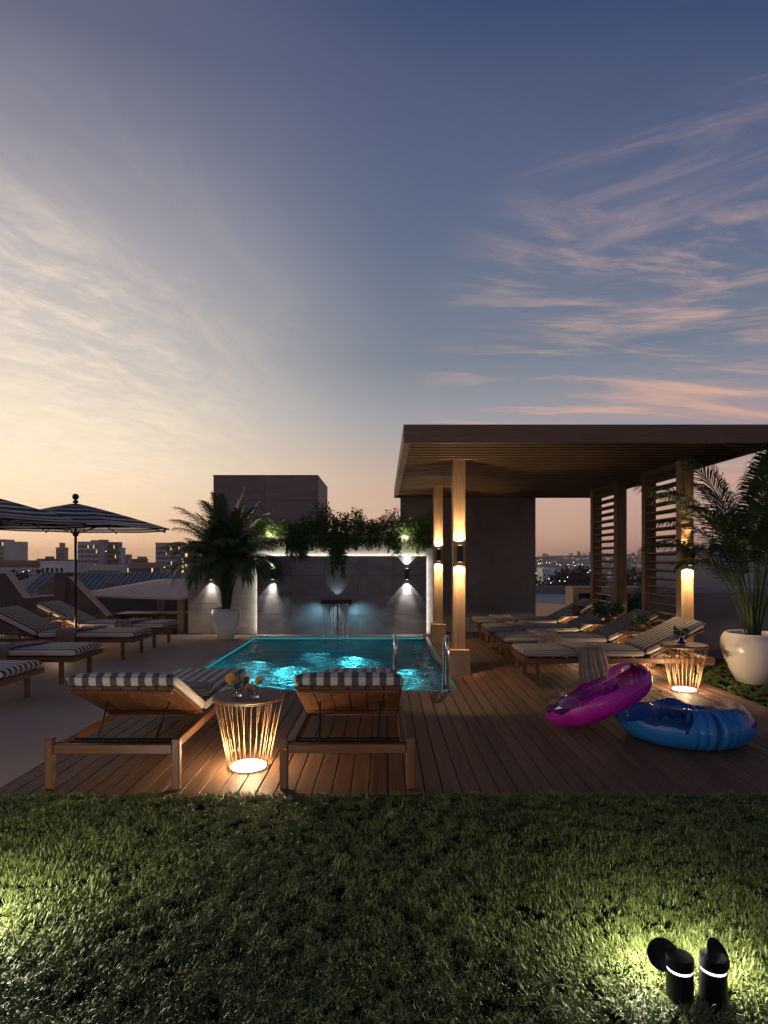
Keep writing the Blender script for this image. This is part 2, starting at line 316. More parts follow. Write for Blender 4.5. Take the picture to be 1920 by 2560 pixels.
# ------------------------------------------------------------------ mesh helpers
class MB:
    def __init__(s): s.v = []; s.f = []; s.m = []; s.cur = 0
    def add(s, vs_, fs_):
        o = len(s.v); s.v += [tuple(p) for p in vs_]; s.f += [tuple(i+o for i in f) for f in fs_]; s.m += [s.cur]*len(fs_); return s
    def box(s, x0, x1, y0, y1, z0, z1, c=0., mat=None):
        """axis box with chamfer c"""
        if c <= 0:
            vs_ = [(x, y, z) for z in (z0, z1) for y in (y0, y1) for x in (x0, x1)]
            fs_ = [(0, 2, 3, 1), (4, 5, 7, 6), (0, 1, 5, 4), (2, 6, 7, 3), (0, 4, 6, 2), (1, 3, 7, 5)]
        else:
            c = min(c, (x1-x0)*.45, (y1-y0)*.45, (z1-z0)*.45)
            vs_ = []; X = (x0, x1); Y = (y0, y1); Z = (z0, z1); idx = {}
            for i in (0, 1):
                for j in (0, 1):
                    for k in (0, 1):
                        sx, sy, sz = (1, -1)[i], (1, -1)[j], (1, -1)[k]
                        for a in range(3):
                            p = [X[i]+sx*c, Y[j]+sy*c, Z[k]+sz*c]; p[a] = (X[i], Y[j], Z[k])[a]
                            idx[(i, j, k, a)] = len(vs_); vs_.append(tuple(p))
            fs_ = []
            def g(*q): fs_.append(tuple(idx[t] for t in q))
            for s_ in (0, 1):
                g((s_, 0, 0, 0), (s_, 1, 0, 0), (s_, 1, 1, 0), (s_, 0, 1, 0)); g((0, s_, 0, 1), (0, s_, 1, 1), (1, s_, 1, 1), (1, s_, 0, 1)); g((0, 0, s_, 2), (1, 0, s_, 2), (1, 1, s_, 2), (0, 1, s_, 2))
            for a in (0, 1):
                for b in (0, 1):
                    g((a, b, 0, 0), (a, b, 1, 0), (a, b, 1, 1), (a, b, 0, 1)); g((a, 0, b, 0), (a, 1, b, 0), (a, 1, b, 2), (a, 0, b, 2)); g((0, a, b, 1), (1, a, b, 1), (1, a, b, 2), (0, a, b, 2))
            for i in (0, 1):
                for j in (0, 1):
                    for k in (0, 1): g((i, j, k, 0), (i, j, k, 1), (i, j, k, 2))
        if mat is not None: vs_ = [tuple(mat @ Vector(p)) for p in vs_]
        return s.add(vs_, fs_)
    def tube(s, pts, r, n=8, cap=True, closed=False):
        pts = [Vector(p) for p in pts]; k = len(pts)
        rs = r if isinstance(r, (list, tuple)) else [r]*k
        vs_ = []; up = None
        for i, p in enumerate(pts):
            if closed: t = (pts[(i+1) % k]-pts[i-1])
            else: t = (pts[min(i+1, k-1)]-pts[max(i-1, 0)])
            t = t.normalized() if t.length > 1e-9 else Vector((0, 0, 1))
            if up is None:
                up = t.orthogonal().normalized()
            else:
                up = (up-t*up.dot(t)); up = up.normalized() if up.length > 1e-6 else t.orthogonal().normalized()
            sd_ = t.cross(up)
            for q in range(n):
                a = 2*PI*q/n; vs_.append(p+(up*math.cos(a)+sd_*math.sin(a))*rs[i])
        fs_ = []
        for i in range(k if closed else k-1):
            j = (i+1) % k
            for q in range(n): fs_.append((i*n+q, i*n+(q+1) % n, j*n+(q+1) % n, j*n+q))
        if cap and not closed:
            fs_.append(tuple(range(n-1, -1, -1))); fs_.append(tuple((k-1)*n+q for q in range(n)))
        return s.add(vs_, fs_)
    def lathe(s, prof, n=24, c=(0, 0, 0), capb=True, capt=True):
        vs_ = []; fs_ = []; k = len(prof)
        for r, z in prof:
            for q in range(n):
                a = 2*PI*q/n; vs_.append((c[0]+r*math.cos(a), c[1]+r*math.sin(a), c[2]+z))
        for i in range(k-1):
            for q in range(n): fs_.append((i*n+q, i*n+(q+1) % n, (i+1)*n+(q+1) % n, (i+1)*n+q))
        if capb: fs_.append(tuple(range(n-1, -1, -1)))
        if capt: fs_.append(tuple((k-1)*n+q for q in range(n)))
        return s.add(vs_, fs_)
    def prism(s, poly, y0, y1):
        """poly of (x, z), extruded along y"""
        n = len(poly); vs_ = [(x, y0, z) for x, z in poly]+[(x, y1, z) for x, z in poly]
        fs_ = [tuple(range(n)), tuple(range(2*n-1, n-1, -1))]+[(i, i+n, (i+1) % n+n, (i+1) % n) for i in range(n)]
        return s.add(vs_, fs_)
    def build(s, name, mat, parent=None, smooth=False, kind=None, label=None, mats=None):
        me = bpy.data.meshes.new(name); me.from_pydata(s.v, [], s.f)
        ml = mats or [mat]
        for q in ml: me.materials.append(MATS[q] if isinstance(q, str) else q)
        if mats: me.polygons.foreach_set('material_index', s.m)
        bm = bmesh.new(); bm.from_mesh(me); bmesh.ops.recalc_face_normals(bm, faces=bm.faces); bm.to_mesh(me); bm.free()
        if smooth: me.shade_smooth()
        me.update()
        return link(name, me, parent, kind, label)
def link(name, me, parent=None, kind=None, label=None):
    o = bpy.data.objects.new(name, me); COL.objects.link(o)
    if parent is not None: o.parent = parent
    if kind: o['kind'] = kind
    if label: o['label'] = label
    return o
def rawmesh(name, v, f, mat, parent=None, kind=None, smooth=False):
    me = bpy.data.meshes.new(name); v = np.asarray(v, np.float32)
    me.vertices.add(len(v)); me.vertices.foreach_set('co', v.ravel())
    loops = np.concatenate([np.asarray(x, np.int32).ravel() for x in f]); sizes = np.concatenate([np.full(len(x), np.asarray(x).shape[1], np.int32) for x in f])
    me.loops.add(len(loops)); me.loops.foreach_set('vertex_index', loops)
    me.polygons.add(len(sizes)); starts = np.concatenate([[0], np.cumsum(sizes)[:-1]]).astype(np.int32)
    me.polygons.foreach_set('loop_start', starts)
    try: me.polygons.foreach_set('loop_total', sizes)
    except Exception: pass
    me.materials.append(MATS[mat]); me.update(calc_edges=True); me.validate()
    if smooth: me.shade_smooth()
    return link(name, me, parent, kind)
def thing(name, label, cat, loc=(0, 0, 0), rz=0, group=None, kind=None):
    o = bpy.data.objects.new(name, None); COL.objects.link(o); o.location = loc; o.rotation_euler = (0, 0, rz); o.empty_display_size = .1
    if label: o['label'] = label
    if cat: o['category'] = cat
    if group: o['group'] = group
    if kind: o['kind'] = kind
    return o
def tag(o, label, cat, group=None):
    o['label'] = label; o['category'] = cat
    if group: o['group'] = group
    return o
def copy_tree(o, parent=None):
    c = o.copy(); COL.objects.link(c); c.parent = parent
    for ch in list(o.children): copy_tree(ch, c)
    return c
def lamp(name, kind, loc, power, col, parent=None, size=.02, rot=None, spot=None, blend=.3):
    d = bpy.data.lights.new(name, kind); d.energy = power; d.color = col
    if kind in ('POINT', 'SPOT'): d.shadow_soft_size = size
    if kind == 'SPOT': d.spot_size = spot; d.spot_blend = blend
    if kind == 'AREA': d.size = size
    o = bpy.data.objects.new(name, d); COL.objects.link(o); o.location = loc
    if rot: o.rotation_euler = rot
    if parent is not None: o.parent = parent
    return o

# ================================================================== SETTING
# --- ground far below and hills
b = MB(); b.box(-3500, 3500, -200, 4500, -30, -26); g = b.build('ground', 'city_ground', kind='structure')
def hills():
    nx, ny = 90, 14; v = []; f = []
    for j in range(ny):
        for i in range(nx):
            x = -1200+3600*i/(nx-1); y = 1500+1500*j/(ny-1)
            e = math.sin(PI*j/(ny-1)); w = 1/(1+math.exp(-(x-150)/220))
            zz = -26.5+e*(28+22*mnoise.noise((x*.0023, y*.002, 1))+10*mnoise.noise((x*.009, y*.006, 4)))*(.35+.65*w)
            zz += e*34*math.exp(-((x-1130)/200)**2)
            v.append((x, y, zz))
    for j in range(ny-1):
        for i in range(nx-1): a = j*nx+i; f.append((a, a+1, a+nx+1, a+nx))
    m = MB(); m.add(v, f); return m.build('hill', 'hill', kind='structure', smooth=True)
hills()

# --- deck: boards along Y, pool cut out
PX0, PX1, PY0, PY1 = -2.5, .82, 6.96, 11.72
DX0, DX1, DY0, DY1 = -2.5, 3.87, 3.86, 12.5
deck = thing('deck', None, None, kind='structure')
b = MB()
b.box(DX0, DX1, DY0+.01, PY0-.1, -.30, -.034); b.box(PX1+.1, DX1, PY0-.1, DY1, -.30, -.034)
b.build('deck_joist_bed', 'joist', deck)
NB = 53; bw = (DX1-DX0)/NB
for i in range(NB):
    x0 = DX0+i*bw+.0035; x1 = DX0+(i+1)*bw-.0035
    segs = [(DY0, PY0-.012)] if x1 < PX1+.03 else [(DY0, DY1)]
    for (y0, y1) in segs:
        cx = (x0+x1)/2
        m = MB(); m.box(x0-cx, x1-cx, 0, y1-y0, -.028, random.uniform(-.0012, .0008), c=.003)
        o = m.build('deck_board', 'deck', deck); o.location = (cx, y0, 0)
# smooth screed terrace to the left and ledge behind the pool
b = MB(); b.box(-13, DX0-.006, DY0, 12.12, -.3, -.002, c=.004); b.build('terrace_floor', 'screed', kind='structure')
b = MB(); b.box(DX0, PX1+.0, PY1, 12.22, -.3, .0, c=.004); b.box(DX0-.0, DX0+.0001, PY0, PY1, -.3, -.2); b.build('pool_ledge', 'coping', kind='structure')
# --- pool basin
def pool():
    t = thing('swimming_pool', None, None, kind='structure')
    zb = -1.35
    b = MB(); b.box(PX0, PX1, PY0, PY1, zb-.1, zb); b.build('pool_floor', 'pool_tile', t)
    b = MB()
    b.box(PX0-.02, PX0+.035, PY0+.0, PY1, zb, .004); b.build('pool_wall', 'pool_tile', t)
    b = MB(); b.box(PX1-.035, PX1+.02, PY0, PY1, zb, .004); b.build('pool_wall', 'pool_tile', t)
    b = MB(); b.box(PX0+.035, PX1-.035, PY0-.01, PY0+.03, zb, .003); b.build('pool_wall', 'pool_tile', t)
    b = MB(); b.box(PX0+.035, PX1-.035, PY1-.03, PY1-.001, zb, .003); b.build('pool_wall', 'pool_tile', t)
    for (x, y, p) in ((-.52, 10.5, 4), (-1.5, 9.6, 3.4), (-2.1, 10.2, 1.6), (.35, 9.4, 1.5), (-2.0, 8.7, 3.2), (-.9, 8.5, 2.6), (-1.2, 11.0, .8)):   # lamps sunk in the floor
        m = MB(); m.lathe([(.0, 0), (.07, 0), (.07, .02), (.0, .02)], 16); l = m.build('pool_light', 'pool_lens', t); l.location = (x, y, zb+.001)
        lamp('pool_lamp', 'POINT', (x, y, zb+.42), p*1.05, (.12, .86, 1), t, size=.10)
    for nm in (0, 1, 2):   # added glowing strip, stands in for the pool-lit tile band
        m = MB()
        if nm == 0: m.box(PX0+.0352, PX0+.041, PY0+.05, PY1-.04, -.034, -.010)
        elif nm == 1: m.box(PX1-.041, PX1-.0352, PY0+.05, PY1-.04, -.034, -.010)
        else: m.box(PX0+.06, PX1-.06, PY1-.036, PY1-.0302, -.034, -.010)
        m.build('rim_glow_strip', 'rim_glow', t)
    return t
pool()
def water():
    nx, ny = 150, 210; x0, x1, y0, y1 = PX0+.034, PX1-.034, PY0+.029, PY1-.029
    xs = np.linspace(x0, x1, nx); ys = np.linspace(y0, y1, ny); X, Y = np.meshgrid(xs, ys)
    Z = np.full_like(X, -.062)
    rng = np.random.RandomState(3)
    for k in range(26):
        a = rng.uniform(0, 2*PI); lam = rng.uniform(.18, 1.1); kx, ky = math.cos(a)*2*PI/lam, math.sin(a)*2*PI/lam*1.3
        Z += .0042*lam*np.sin(kx*X+ky*Y+rng.uniform(0, 6.28))*.9
    d = np.hypot(X+.92, (Y-11.45)); Z += .012*np.exp(-d*1.1)*np.sin(d*22)
    v = np.stack([X, Y, Z], -1).reshape(-1, 3)
    i, j = np.meshgrid(np.arange(nx-1), np.arange(ny-1)); a = (j*nx+i).ravel()
    f = np.stack([a, a+1, a+nx+1, a+nx], 1)
    return rawmesh('pool_water', v, [f], 'water', kind='structure', smooth=True)
water()

# --- stone wall behind the pool
def slab_grid(parent, name, mat, x0, x1, z0, z1, cols, rows, yf, th, joint=.004, stagger=False):
    w = (x1-x0)/cols; h = (z1-z0)/rows; cache = {}
    for r in range(rows):
        for c in range(cols):
            k = 'a'
            if k not in cache:
                m = MB(); m.box(-w/2+joint/2, w/2-joint/2, 0, th, -h/2+joint/2, h/2-joint/2, c=.003)
                o = m.build(name, mat, parent); cache[k] = o.data
            else: o = link(name, cache[k], parent)
            o.location = (x0+(c+.5)*w, yf+random.uniform(0, .0012), z0+(r+.5)*h)
sw = thing('stone_wall', 'pale travertine wall with glowing light cove behind the pool', 'wall', (0, 0, 0))
b = MB(); b.box(-3.895, 1.045, 12.245, 12.55, 0, 1.815); b.build('wall_core', 'travertine', sw)
slab_grid(sw, 'stone_slab', 'travertine', -3.9, -2.53, 0, 1.82, 1, 3, 12.22, .024)
slab_grid(sw, 'stone_slab', 'travertine', -2.53, 1.05, 0, 1.82, 3, 3, 12.22, .024)
b = MB(); b.box(-3.92, 1.05, 12.205, 12.57, 1.822, 1.85, c=.004); b.build('coping_slab', 'travertine', sw)
PNX0, PNX1, PNZ = -2.5, .84, 1.55
pn = thing('feature_panel', 'dark slate tiled feature panel with backlit edge above the pool', 'wall panel', (0, 0, 0))
b = MB(); b.box(PNX0+.012, PNX1-.012, 12.122, 12.15, .012, PNZ-.012); b.build('panel_frame', 'black_metal', pn)
slab_grid(pn, 'slate_tile', 'slate', PNX0, PNX1, .005, PNZ, 5, 4, 12.10, .021, joint=.0022)
b = MB(); b.box(PNX0+.03, PNX0+.05, 12.16, 12.19, .02, PNZ-.03); b.build('light_strip', 'led', pn)
b = MB(); b.box(PNX1-.05, PNX1-.03, 12.16, 12.19, .02, PNZ-.03); b.build('light_strip', 'led', pn)
b = MB(); b.box(PNX0+.03, PNX1-.03, 12.16, 12.19, PNZ-.05, PNZ-.03); b.build('light_strip', 'led', pn)

def sconce(loc, label, power, col, lens, d=.078, spot=R(66), group=None, tilt=6, main=R(50), rim=.28):
    """black up/down box lamp on a face looking to -Y; loc is the middle of the mounting face"""
    t = thing('wall_sconce', label, 'wall lamp', loc, 0, group)
    b = MB(); b.box(-.034, .034, -.118, -.018, -.105, .105, c=.004); b.build('lamp_housing', 'black_metal', t)
    b = MB(); b.box(-.022, .022, -.018, -.001, -.05, .05); b.build('mounting_plate', 'black_metal', t)
    for s in (1, -1):
        b = MB(); b.lathe([(.0, 0), (.024, 0), (.024, .003), (0, .003)], 16, c=(0, -d, .1055 if s > 0 else -.1085)); b.build('lens', lens, t)
        lamp('sconce_light', 'SPOT', (0, -d, s*.113), power, col, t, size=.012, rot=(R(180-tilt-6) if s > 0 else R(tilt+6), 0, 0), spot=main, blend=.8)
        lamp('sconce_rim_light', 'SPOT', (0, -d, s*.113), power*rim, col, t, size=.004, rot=(R(180-tilt) if s > 0 else R(tilt), 0, 0), spot=spot*1.25, blend=.12)
    return t
sconce((-2.18, 12.10, 1.195), 'black up-and-down sconce on the slate panel, left of the waterfall', 34, WHITE, 'lens_white')
sconce((.45, 12.10, 1.195), 'black up-and-down sconce on the slate panel, right of the waterfall', 34, WHITE, 'lens_white')
sconce((-3.43, 12.22, 1.195), 'sconce on the travertine wall half hidden behind the potted palm', 15, WHITE, 'lens_white')

# --- stair tower
st = thing('stair_tower', 'square mauve stone stair tower rising behind the pool wall', 'building', (0, 0, 0))
b = MB(); b.box(-3.88, -1.535, 14.025, 16.4, -.2, 3.37); b.build('wall', 'tower_stone', st)
slab_grid(st, 'stone_slab', 'tower_stone', -3.89, -1.525, 0, 3.38, 2, 6, 14.0, .022)
sh = None
for r in range(6):
    for c in range(2):
        if sh is None:
            m = MB(); m.box(-.012, .012, -.593, .593, -.2795, .2795, c=.003); o = m.build('stone_slab', 'tower_stone', st); sh = o.data
        else: o = link('stone_slab', sh, st)
        o.location = (-1.52, 14.03+.593+c*1.19, (r+.5)*.5633)
b = MB(); b.box(-3.9, -1.5, 13.985, 16.42, 3.383, 3.40, c=.004); b.build('coping_slab', 'tower_stone', st)

# --- dark wall at the back of the pergola
dw = thing('concrete_wall', 'tall dark plastered wall at the back of the pergola', 'wall', (0, 0, 0))
b = MB(); b.box(.34, 3.1, 12.56, 12.86, -.02, 2.79, c=.006); b.build('wall_panel', 'concrete_dark', dw)

# --- pergola
PGX0, PGX1, PGY0, PGY1, PGZ = .21, 4.36, 6.6, 12.62, 2.74
pg = thing('pergola', 'timber pergola with slatted ceiling over the right-hand loungers', 'pergola', (0, 0, 0))
b = MB(); b.box(PGX0, PGX1, PGY0, PGY0+.075, PGZ, PGZ+.2, c=.004); b.build('fascia_board', 'walnut_x', pg)
b = MB(); b.box(PGX0, PGX1, PGY1-.075, PGY1, PGZ, PGZ+.2, c=.004); b.build('fascia_board', 'walnut_x', pg)
for x in (PGX0, PGX1-.075):
    b = MB(); b.box(x, x+.075, PGY0+.077, PGY1-.077, PGZ, PGZ+.2, c=.004); b.build('fascia_board', 'walnut_y', pg)
b = MB(); b.box(PGX0+.06, PGX1-.06, PGY0+.06, PGY1-.06, PGZ+.15, PGZ+.185); b.build('roof_deck', 'ceiling_shade', pg)
sl = None; ns = 32
for i in range(ns):
    y = PGY0+.16+i*(PGY1-PGY0-.3)/(ns-1)
    if sl is None:
        m = MB(); m.box(-(PGX1-PGX0-.156)/2, (PGX1-PGX0-.156)/2, -.030, .030, .0, .010, c=.002); o = m.build('ceiling_slat', 'batten_x', pg); sl = o.data
    else: o = link('ceiling_slat', sl, pg)
    o.location = ((PGX0+PGX1)/2, y, PGZ+.028)
def post(x0, x1, y0, y1, mat='oak_z', base=True, ztop=PGZ+.026):
    b = MB(); b.box(x0, x1, y0, y1, 0.002, ztop, c=.004); b.build('post', mat, pg)
    if base:
        b = MB(); b.box(x0-.045, x1+.05, y0-.07, y1+.045, .003, .335, c=.005); b.build('post_plinth', 'oak_z', pg)
post(.885, 1.045, 7.88, 8.03); post(.885, 1.045, 10.9, 11.05)
post(3.80, 3.965, 7.86, 8.0, base=False)
post(3.80, 3.965, 8.95, 9.07, 'batten_z', base=False); post(3.80, 3.965, 10.03, 10.17, 'batten_z', base=False); post(3.80, 3.965, 11.18, 11.32, 'batten_z', base=False)
for (ya, yb) in ((8.0, 8.95), (10.17, 11.18)):
    lm = None
    for k in range(22):
        if lm is None:
            m = MB(); Ln = (yb-ya)/2-.001
            mt = Matrix.Rotation(R(12), 4, 'Y')
            m.box(-.058, .058, -Ln, Ln, -.011, .011, c=.003, mat=mt); o = m.build('louvre_slat', 'batten_y', pg); lm = o.data
        else: o = link('louvre_slat', lm, pg)
        o.location = (3.883, (ya+yb)/2, .17+k*.116)
    b = MB(); b.box(3.82, 3.945, ya+.001, yb-.001, 2.70, 2.765, c=.003); b.build('screen_rail', 'batten_y', pg)
sconce((.965, 7.88, 1.56), 'black sconce on the pergola post nearest the pool ladder', 40, WARM, 'lens_warm', d=.08, tilt=4, spot=R(94), main=R(36), rim=.62)
sconce((.965, 10.9, 1.56), 'black sconce on the farther poolside pergola post', 40, WARM, 'lens_warm', d=.08, tilt=4, spot=R(94), main=R(36), rim=.62)
sconce((3.883, 7.86, 1.52), 'sconce on the right pergola post behind the palm fronds', 40, WARM, 'lens_warm', d=.08, tilt=4, spot=R(94), main=R(36), rim=.62)

# --- right parapet, planter ledge
pw = thing('parapet_wall', 'grey rendered parapet wall behind the large potted palm', 'wall', (0, 0, 0))
b = MB(); b.box(3.99, 4.55, 9.2, 9.42, -.1, .985, c=.005); b.build('wall_panel', 'plaster_grey', pw)
b = MB(); b.box(4.553, 9.5, 9.3, 9.5, -.1, .98, c=.005); b.build('wall_panel', 'plaster_grey', pw)
b = MB(); b.box(5.1, 9.5, 11.0, 11.2, -.1, .99, c=.005); tag(b.build('rear_parapet_wall', 'plaster_pale'), 'pale rendered wall at the far right behind the grey parapet', 'wall')
b = MB(); b.box(3.93, 4.6, 8.55, 8.95, -.02, .13, c=.008); tag(b.build('stone_ledge', 'travertine'), 'low pale stone ledge between louvred screen and potted palm', 'ledge')

# --- left parapet with slanting cut-outs, awning, bench (lower terrace beyond)
lw = thing('slanted_parapet', 'dark brown parapet with slanting cut-outs behind the left loungers', 'wall', (0, 0, 0))
b = MB(); b.prism([(-13, -.3), (-13, 1.2), (-7.56, 1.2), (-7.2, .70), (-6.572, .755), (-6.572, -.3)], 12.3, 12.5); b.build('wall_panel', 'plaster_brown', lw)
b = MB(); b.box(-6.57, -6.35, 12.22, 12.55, -.3, 1.215, c=.006); b.build('pillar', 'plaster_brown', lw)
b = MB(); b.prism([(-6.348, -.3), (-6.348, 1.12), (-6.28, 1.1), (-5.55, .34), (-5.1, .02), (-5.1, -.3)], 12.3, 12.5); b.build('wall_panel', 'plaster_brown', lw)
b = MB(); b.prism([(-7.565, 1.2), (-7.205, .703), (-7.2, .705), (-6.575, .758), (-6.575, .775), (-7.195, .722), (-7.545, 1.215)], 12.29, 12.51); b.build('sill_trim', 'awning', lw)
b = MB(); b.prism([(-6.345, 1.121), (-6.275, 1.102), (-5.545, .342), (-5.53, .352), (-6.26, 1.117), (-6.345, 1.137)], 12.29, 12.51); b.build('sill_trim', 'awning', lw)
b = MB(); b.box(-14, -3.95, 12.6, 19, -1.3, -1.1); b.build('lower_terrace', 'plaster_brown', kind='structure')
b = MB(); b.box(-14, -3.95, 19.05, 19.25, -1.3, .35, c=.01); tag(b.build('terrace_back_wall', 'plaster_brown'), 'dark brown wall closing the lower terrace under the awning', 'wall')
aw = thing('awning_canopy', 'flat terracotta awning roof on posts beyond the left terrace', 'awning', (0, 0, 0))
b = MB()
b.add([(-6.75, 13.2, .72), (-4.33, 13.2, .64), (-3.98, 14.4, .70), (-4.45, 17.2, .92), (-6.3, 17.2, .92), (-6.2, 15.0, .80), (-5.4, 15.6, .98), (-4.6, 15.6, .98),
       (-6.75, 13.2, .68), (-4.33, 13.2, .60), (-3.98, 14.4, .66), (-4.45, 17.2, .88), (-6.3, 17.2, .88)],
      [(0, 1, 7, 6), (1, 2, 7), (2, 3, 7), (3, 4, 6, 7), (4, 0, 6), (0, 8, 9, 1), (1, 9, 10, 2), (2, 10, 11, 3), (3, 11, 12, 4), (4, 12, 8, 0), (8, 12, 11, 10, 9)])
b.build('canopy_roof', 'awning', aw)
for (x, y) in ((-4.45, 13.5), (-6.3, 13.5), (-4.5, 16.8), (-6.1, 16.8)):
    b = MB(); b.box(x-.07, x+.07, y-.07, y+.07, -1.1, .66, c=.005); b.build('post', 'oak_z', aw)
bc = thing('long_bench', 'long dark slatted bench table under the terracotta awning', 'bench', (-5.0, 14.2, 0))
b = MB(); b.box(-1.1, 1.0, -.35, .35, .20, .25, c=.01); b.build('tabletop', 'teak_x', bc)
for x in (-.95, -.35, .3, .85):
    b = MB(); b.box(x-.05, x+.05, -.3, .3, -1.1, .199, c=.005); b.build('leg', 'teak_z', bc)
b = MB(); b.prism([(-5.35, .62), (-5.2, .64), (-4.05, .22), (-4.05, .1)], 14.9, 15.3); tag(b.build('stair_stringer', 'plaster_brown'), 'sloping dark stair stringer in the shade under the awning', 'stair')

# --- far terrace seen past the dark wall
b = MB(); b.add([(3.1, 12.9, -.006), (9, 12.9, -.006), (9, 16.0, -.006), (3.1, 23.6, -.006)], [(0, 1, 2, 3)]); b.build('far_terrace', 'terrace_glow', kind='structure')
b = MB(); b.box(-1, 30, 12.95, 27, -.5, -.03); b.build('flat_roof', 'roof_blue', kind='structure')
fp = thing('far_parapet', 'low tan parapet along the flat blue roof', 'wall', (0, 0, 0))
for i in range(7):
    b = MB(); b.box(3+i*2.6, 3+i*2.6+2.58, 27.05, 27.3, -.5, .29, c=.01); b.build('wall_panel', 'wall_tan', fp)
kb = thing('timber_cabinet', 'timber framed cabinet with dark openings beyond the last lounger', 'cabinet', (4.12, 13.4, 0))
b = MB(); b.box(.09, 2.2, .06, .5, 0, .72); b.build('interior', 'black_metal', kb)
b = MB(); b.box(0, 2.3, 0, .55, .74, .87, c=.005); b.build('top_board', 'oak_x', kb)
for x in (0, .42, .84, 1.26, 1.7, 2.18):
    b = MB(); b.box(x, x+.12, 0, .54, 0, .738, c=.005); b.build('upright', 'oak_z', kb)

# ================================================================== LAWN
def grass(name, x0, x1, y0, y1, n, seed, h=(.018, .039), w=.0038):
    rng = np.random.RandomState(seed)
    nt = n//11
    cx = rng.uniform(x0, x1, nt); cy_ = rng.uniform(y0, y1, nt)
    hole = np.array([mnoise.noise((a*13., b_*13., 2.2))+.5*mnoise.noise((a*4.5, b_*4.5, 7.)) for a, b_ in zip(cx, cy_)])
    keep = (hole > -.42) | (rng.uniform(0, 1, nt) < .45); cx, cy_, hole = cx[keep], cy_[keep], hole[keep]; nt = len(cx)
    k = 11
    bx_ = np.repeat(cx, k)+rng.normal(0, .012, nt*k); by_ = np.repeat(cy_, k)+rng.normal(0, .012, nt*k)
    lump = np.repeat(np.clip(.82+hole*.85, .5, 1.4), k)
    L_ = rng.uniform(h[0], h[1], nt*k)*lump
    az = rng.uniform(0, 2*PI, nt*k); lean = rng.uniform(.25, 1.25, nt*k)
    wd = w*rng.uniform(.7, 1.3, nt*k)
    dx, dy = np.cos(az), np.sin(az); sx, sy = -dy, dx
    def pt(t, bend): # along blade
        a = lean*(.35+.65*t)*bend
        return bx_+dx*np.sin(a)*L_*t, by_+dy*np.sin(a)*L_*t, np.cos(a)*L_*t+.001
    p0 = (bx_, by_, np.zeros_like(bx_)); p1 = pt(.5, 1.); p2 = pt(1., 1.35)
    M_ = nt*k; V = np.zeros((M_, 5, 3), np.float32)
    for i, (p, s, ww) in enumerate(((p0, 1, .8), (p0, -1, .8), (p1, -1, 1.), (p1, 1, 1.))):
        V[:, i, 0] = p[0]+s*sx*wd*.5*ww; V[:, i, 1] = p[1]+s*sy*wd*.5*ww; V[:, i, 2] = p[2]
    V[:, 4, 0], V[:, 4, 1], V[:, 4, 2] = p2
    o = np.arange(M_)[:, None]*5
    q = o+np.array([[0, 1, 2, 3]]); t = o+np.array([[3, 2, 4]])
    f = rawmesh(name, V.reshape(-1, 3), [q, t], 'grass', kind='stuff')
    return f
b = MB(); b.box(-7, 9, -1.5, DY0-.004, -.3, -.012); b.build('lawn_soil', 'lawn_soil', kind='structure')
b = MB(); b.box(DX1+.006, 9, DY0, 9.2, -.3, -.012); b.build('lawn_soil', 'lawn_soil', kind='structure')
lawn = []
lawn.append(tag(grass('lawn_grass', -3.2, 3.2, 1.45, DY0+.03, 400000, 1), 'dense dark green lawn grass across the foreground', 'grass'))
lawn.append(tag(grass('lawn_grass', 3.2, 6.0, 1.45, DY0+.03, 26000, 2, w=.008), 'lawn grass at the far right of the foreground', 'grass'))
lawn.append(tag(grass('lawn_grass', -6.0, -3.2, 1.45, DY0+.03, 26000, 3, w=.008), 'lawn grass at the far left of the foreground', 'grass'))
lawn.append(tag(grass('lawn_grass', -4.0, 4.0, -.6, 1.45, 45000, 4, w=.008), 'lawn grass nearest the viewer', 'grass'))
lawn.append(tag(grass('lawn_grass', DX1+.0, 6.2, DY0+.03, 9.15, 60000, 5, w=.007), 'lit strip of grass round the large white palm pot', 'grass'))

# ================================================================== LOUNGERS
def cushion(x0, x1, y0, y1, z0, z1, mat=None, n=28, rings=None):
    """soft box: superellipse section across x/z, rounded ends along y"""
    cx, cz = (x0+x1)/2, (z0+z1)/2; w, t = (x1-x0)/2, (z1-z0)/2; e = min(.05, t*1.1)
    ys = [y0+e*(1-math.cos(a)) for a in np.linspace(0, PI/2, 6)]+list(np.linspace(y0+e, y1-e, 14))[1:-1]+[y1-e*(1-math.cos(a)) for a in np.linspace(PI/2, 0, 6)]
    v = []; f = []
    for i, y in enumerate(ys):
        d = min(y-y0, y1-y); q = 1 if d >= e else math.sqrt(max(0, 1-((e-d)/e)**2))
        ins = e*(1-q)
        for k in range(n):
            a = 2*PI*k/n+PI/n; c_, s_ = math.cos(a), math.sin(a); pw_ = 2/5.
            xx = (w-ins)*math.copysign(abs(c_)**pw_, c_); zz = (t-ins*.92)*math.copysign(abs(s_)**pw_, s_)
            if s_ > 0: zz += .008*(1-(xx/w)**2)*(1 if q == 1 else q)
            v.append((cx+xx, y, cz+zz))
    K = len(ys)
    for i in range(K-1):
        for k in range(n): f.append((i*n+k, i*n+(k+1) % n, (i+1)*n+(k+1) % n, (i+1)*n+k))
    f.append(tuple(range(n-1, -1, -1))); f.append(tuple((K-1)*n+k for k in range(n)))
    if mat is not None: v = [tuple(mat @ Vector(p)) for p in v]
    m = MB(); m.add(v, f); return m
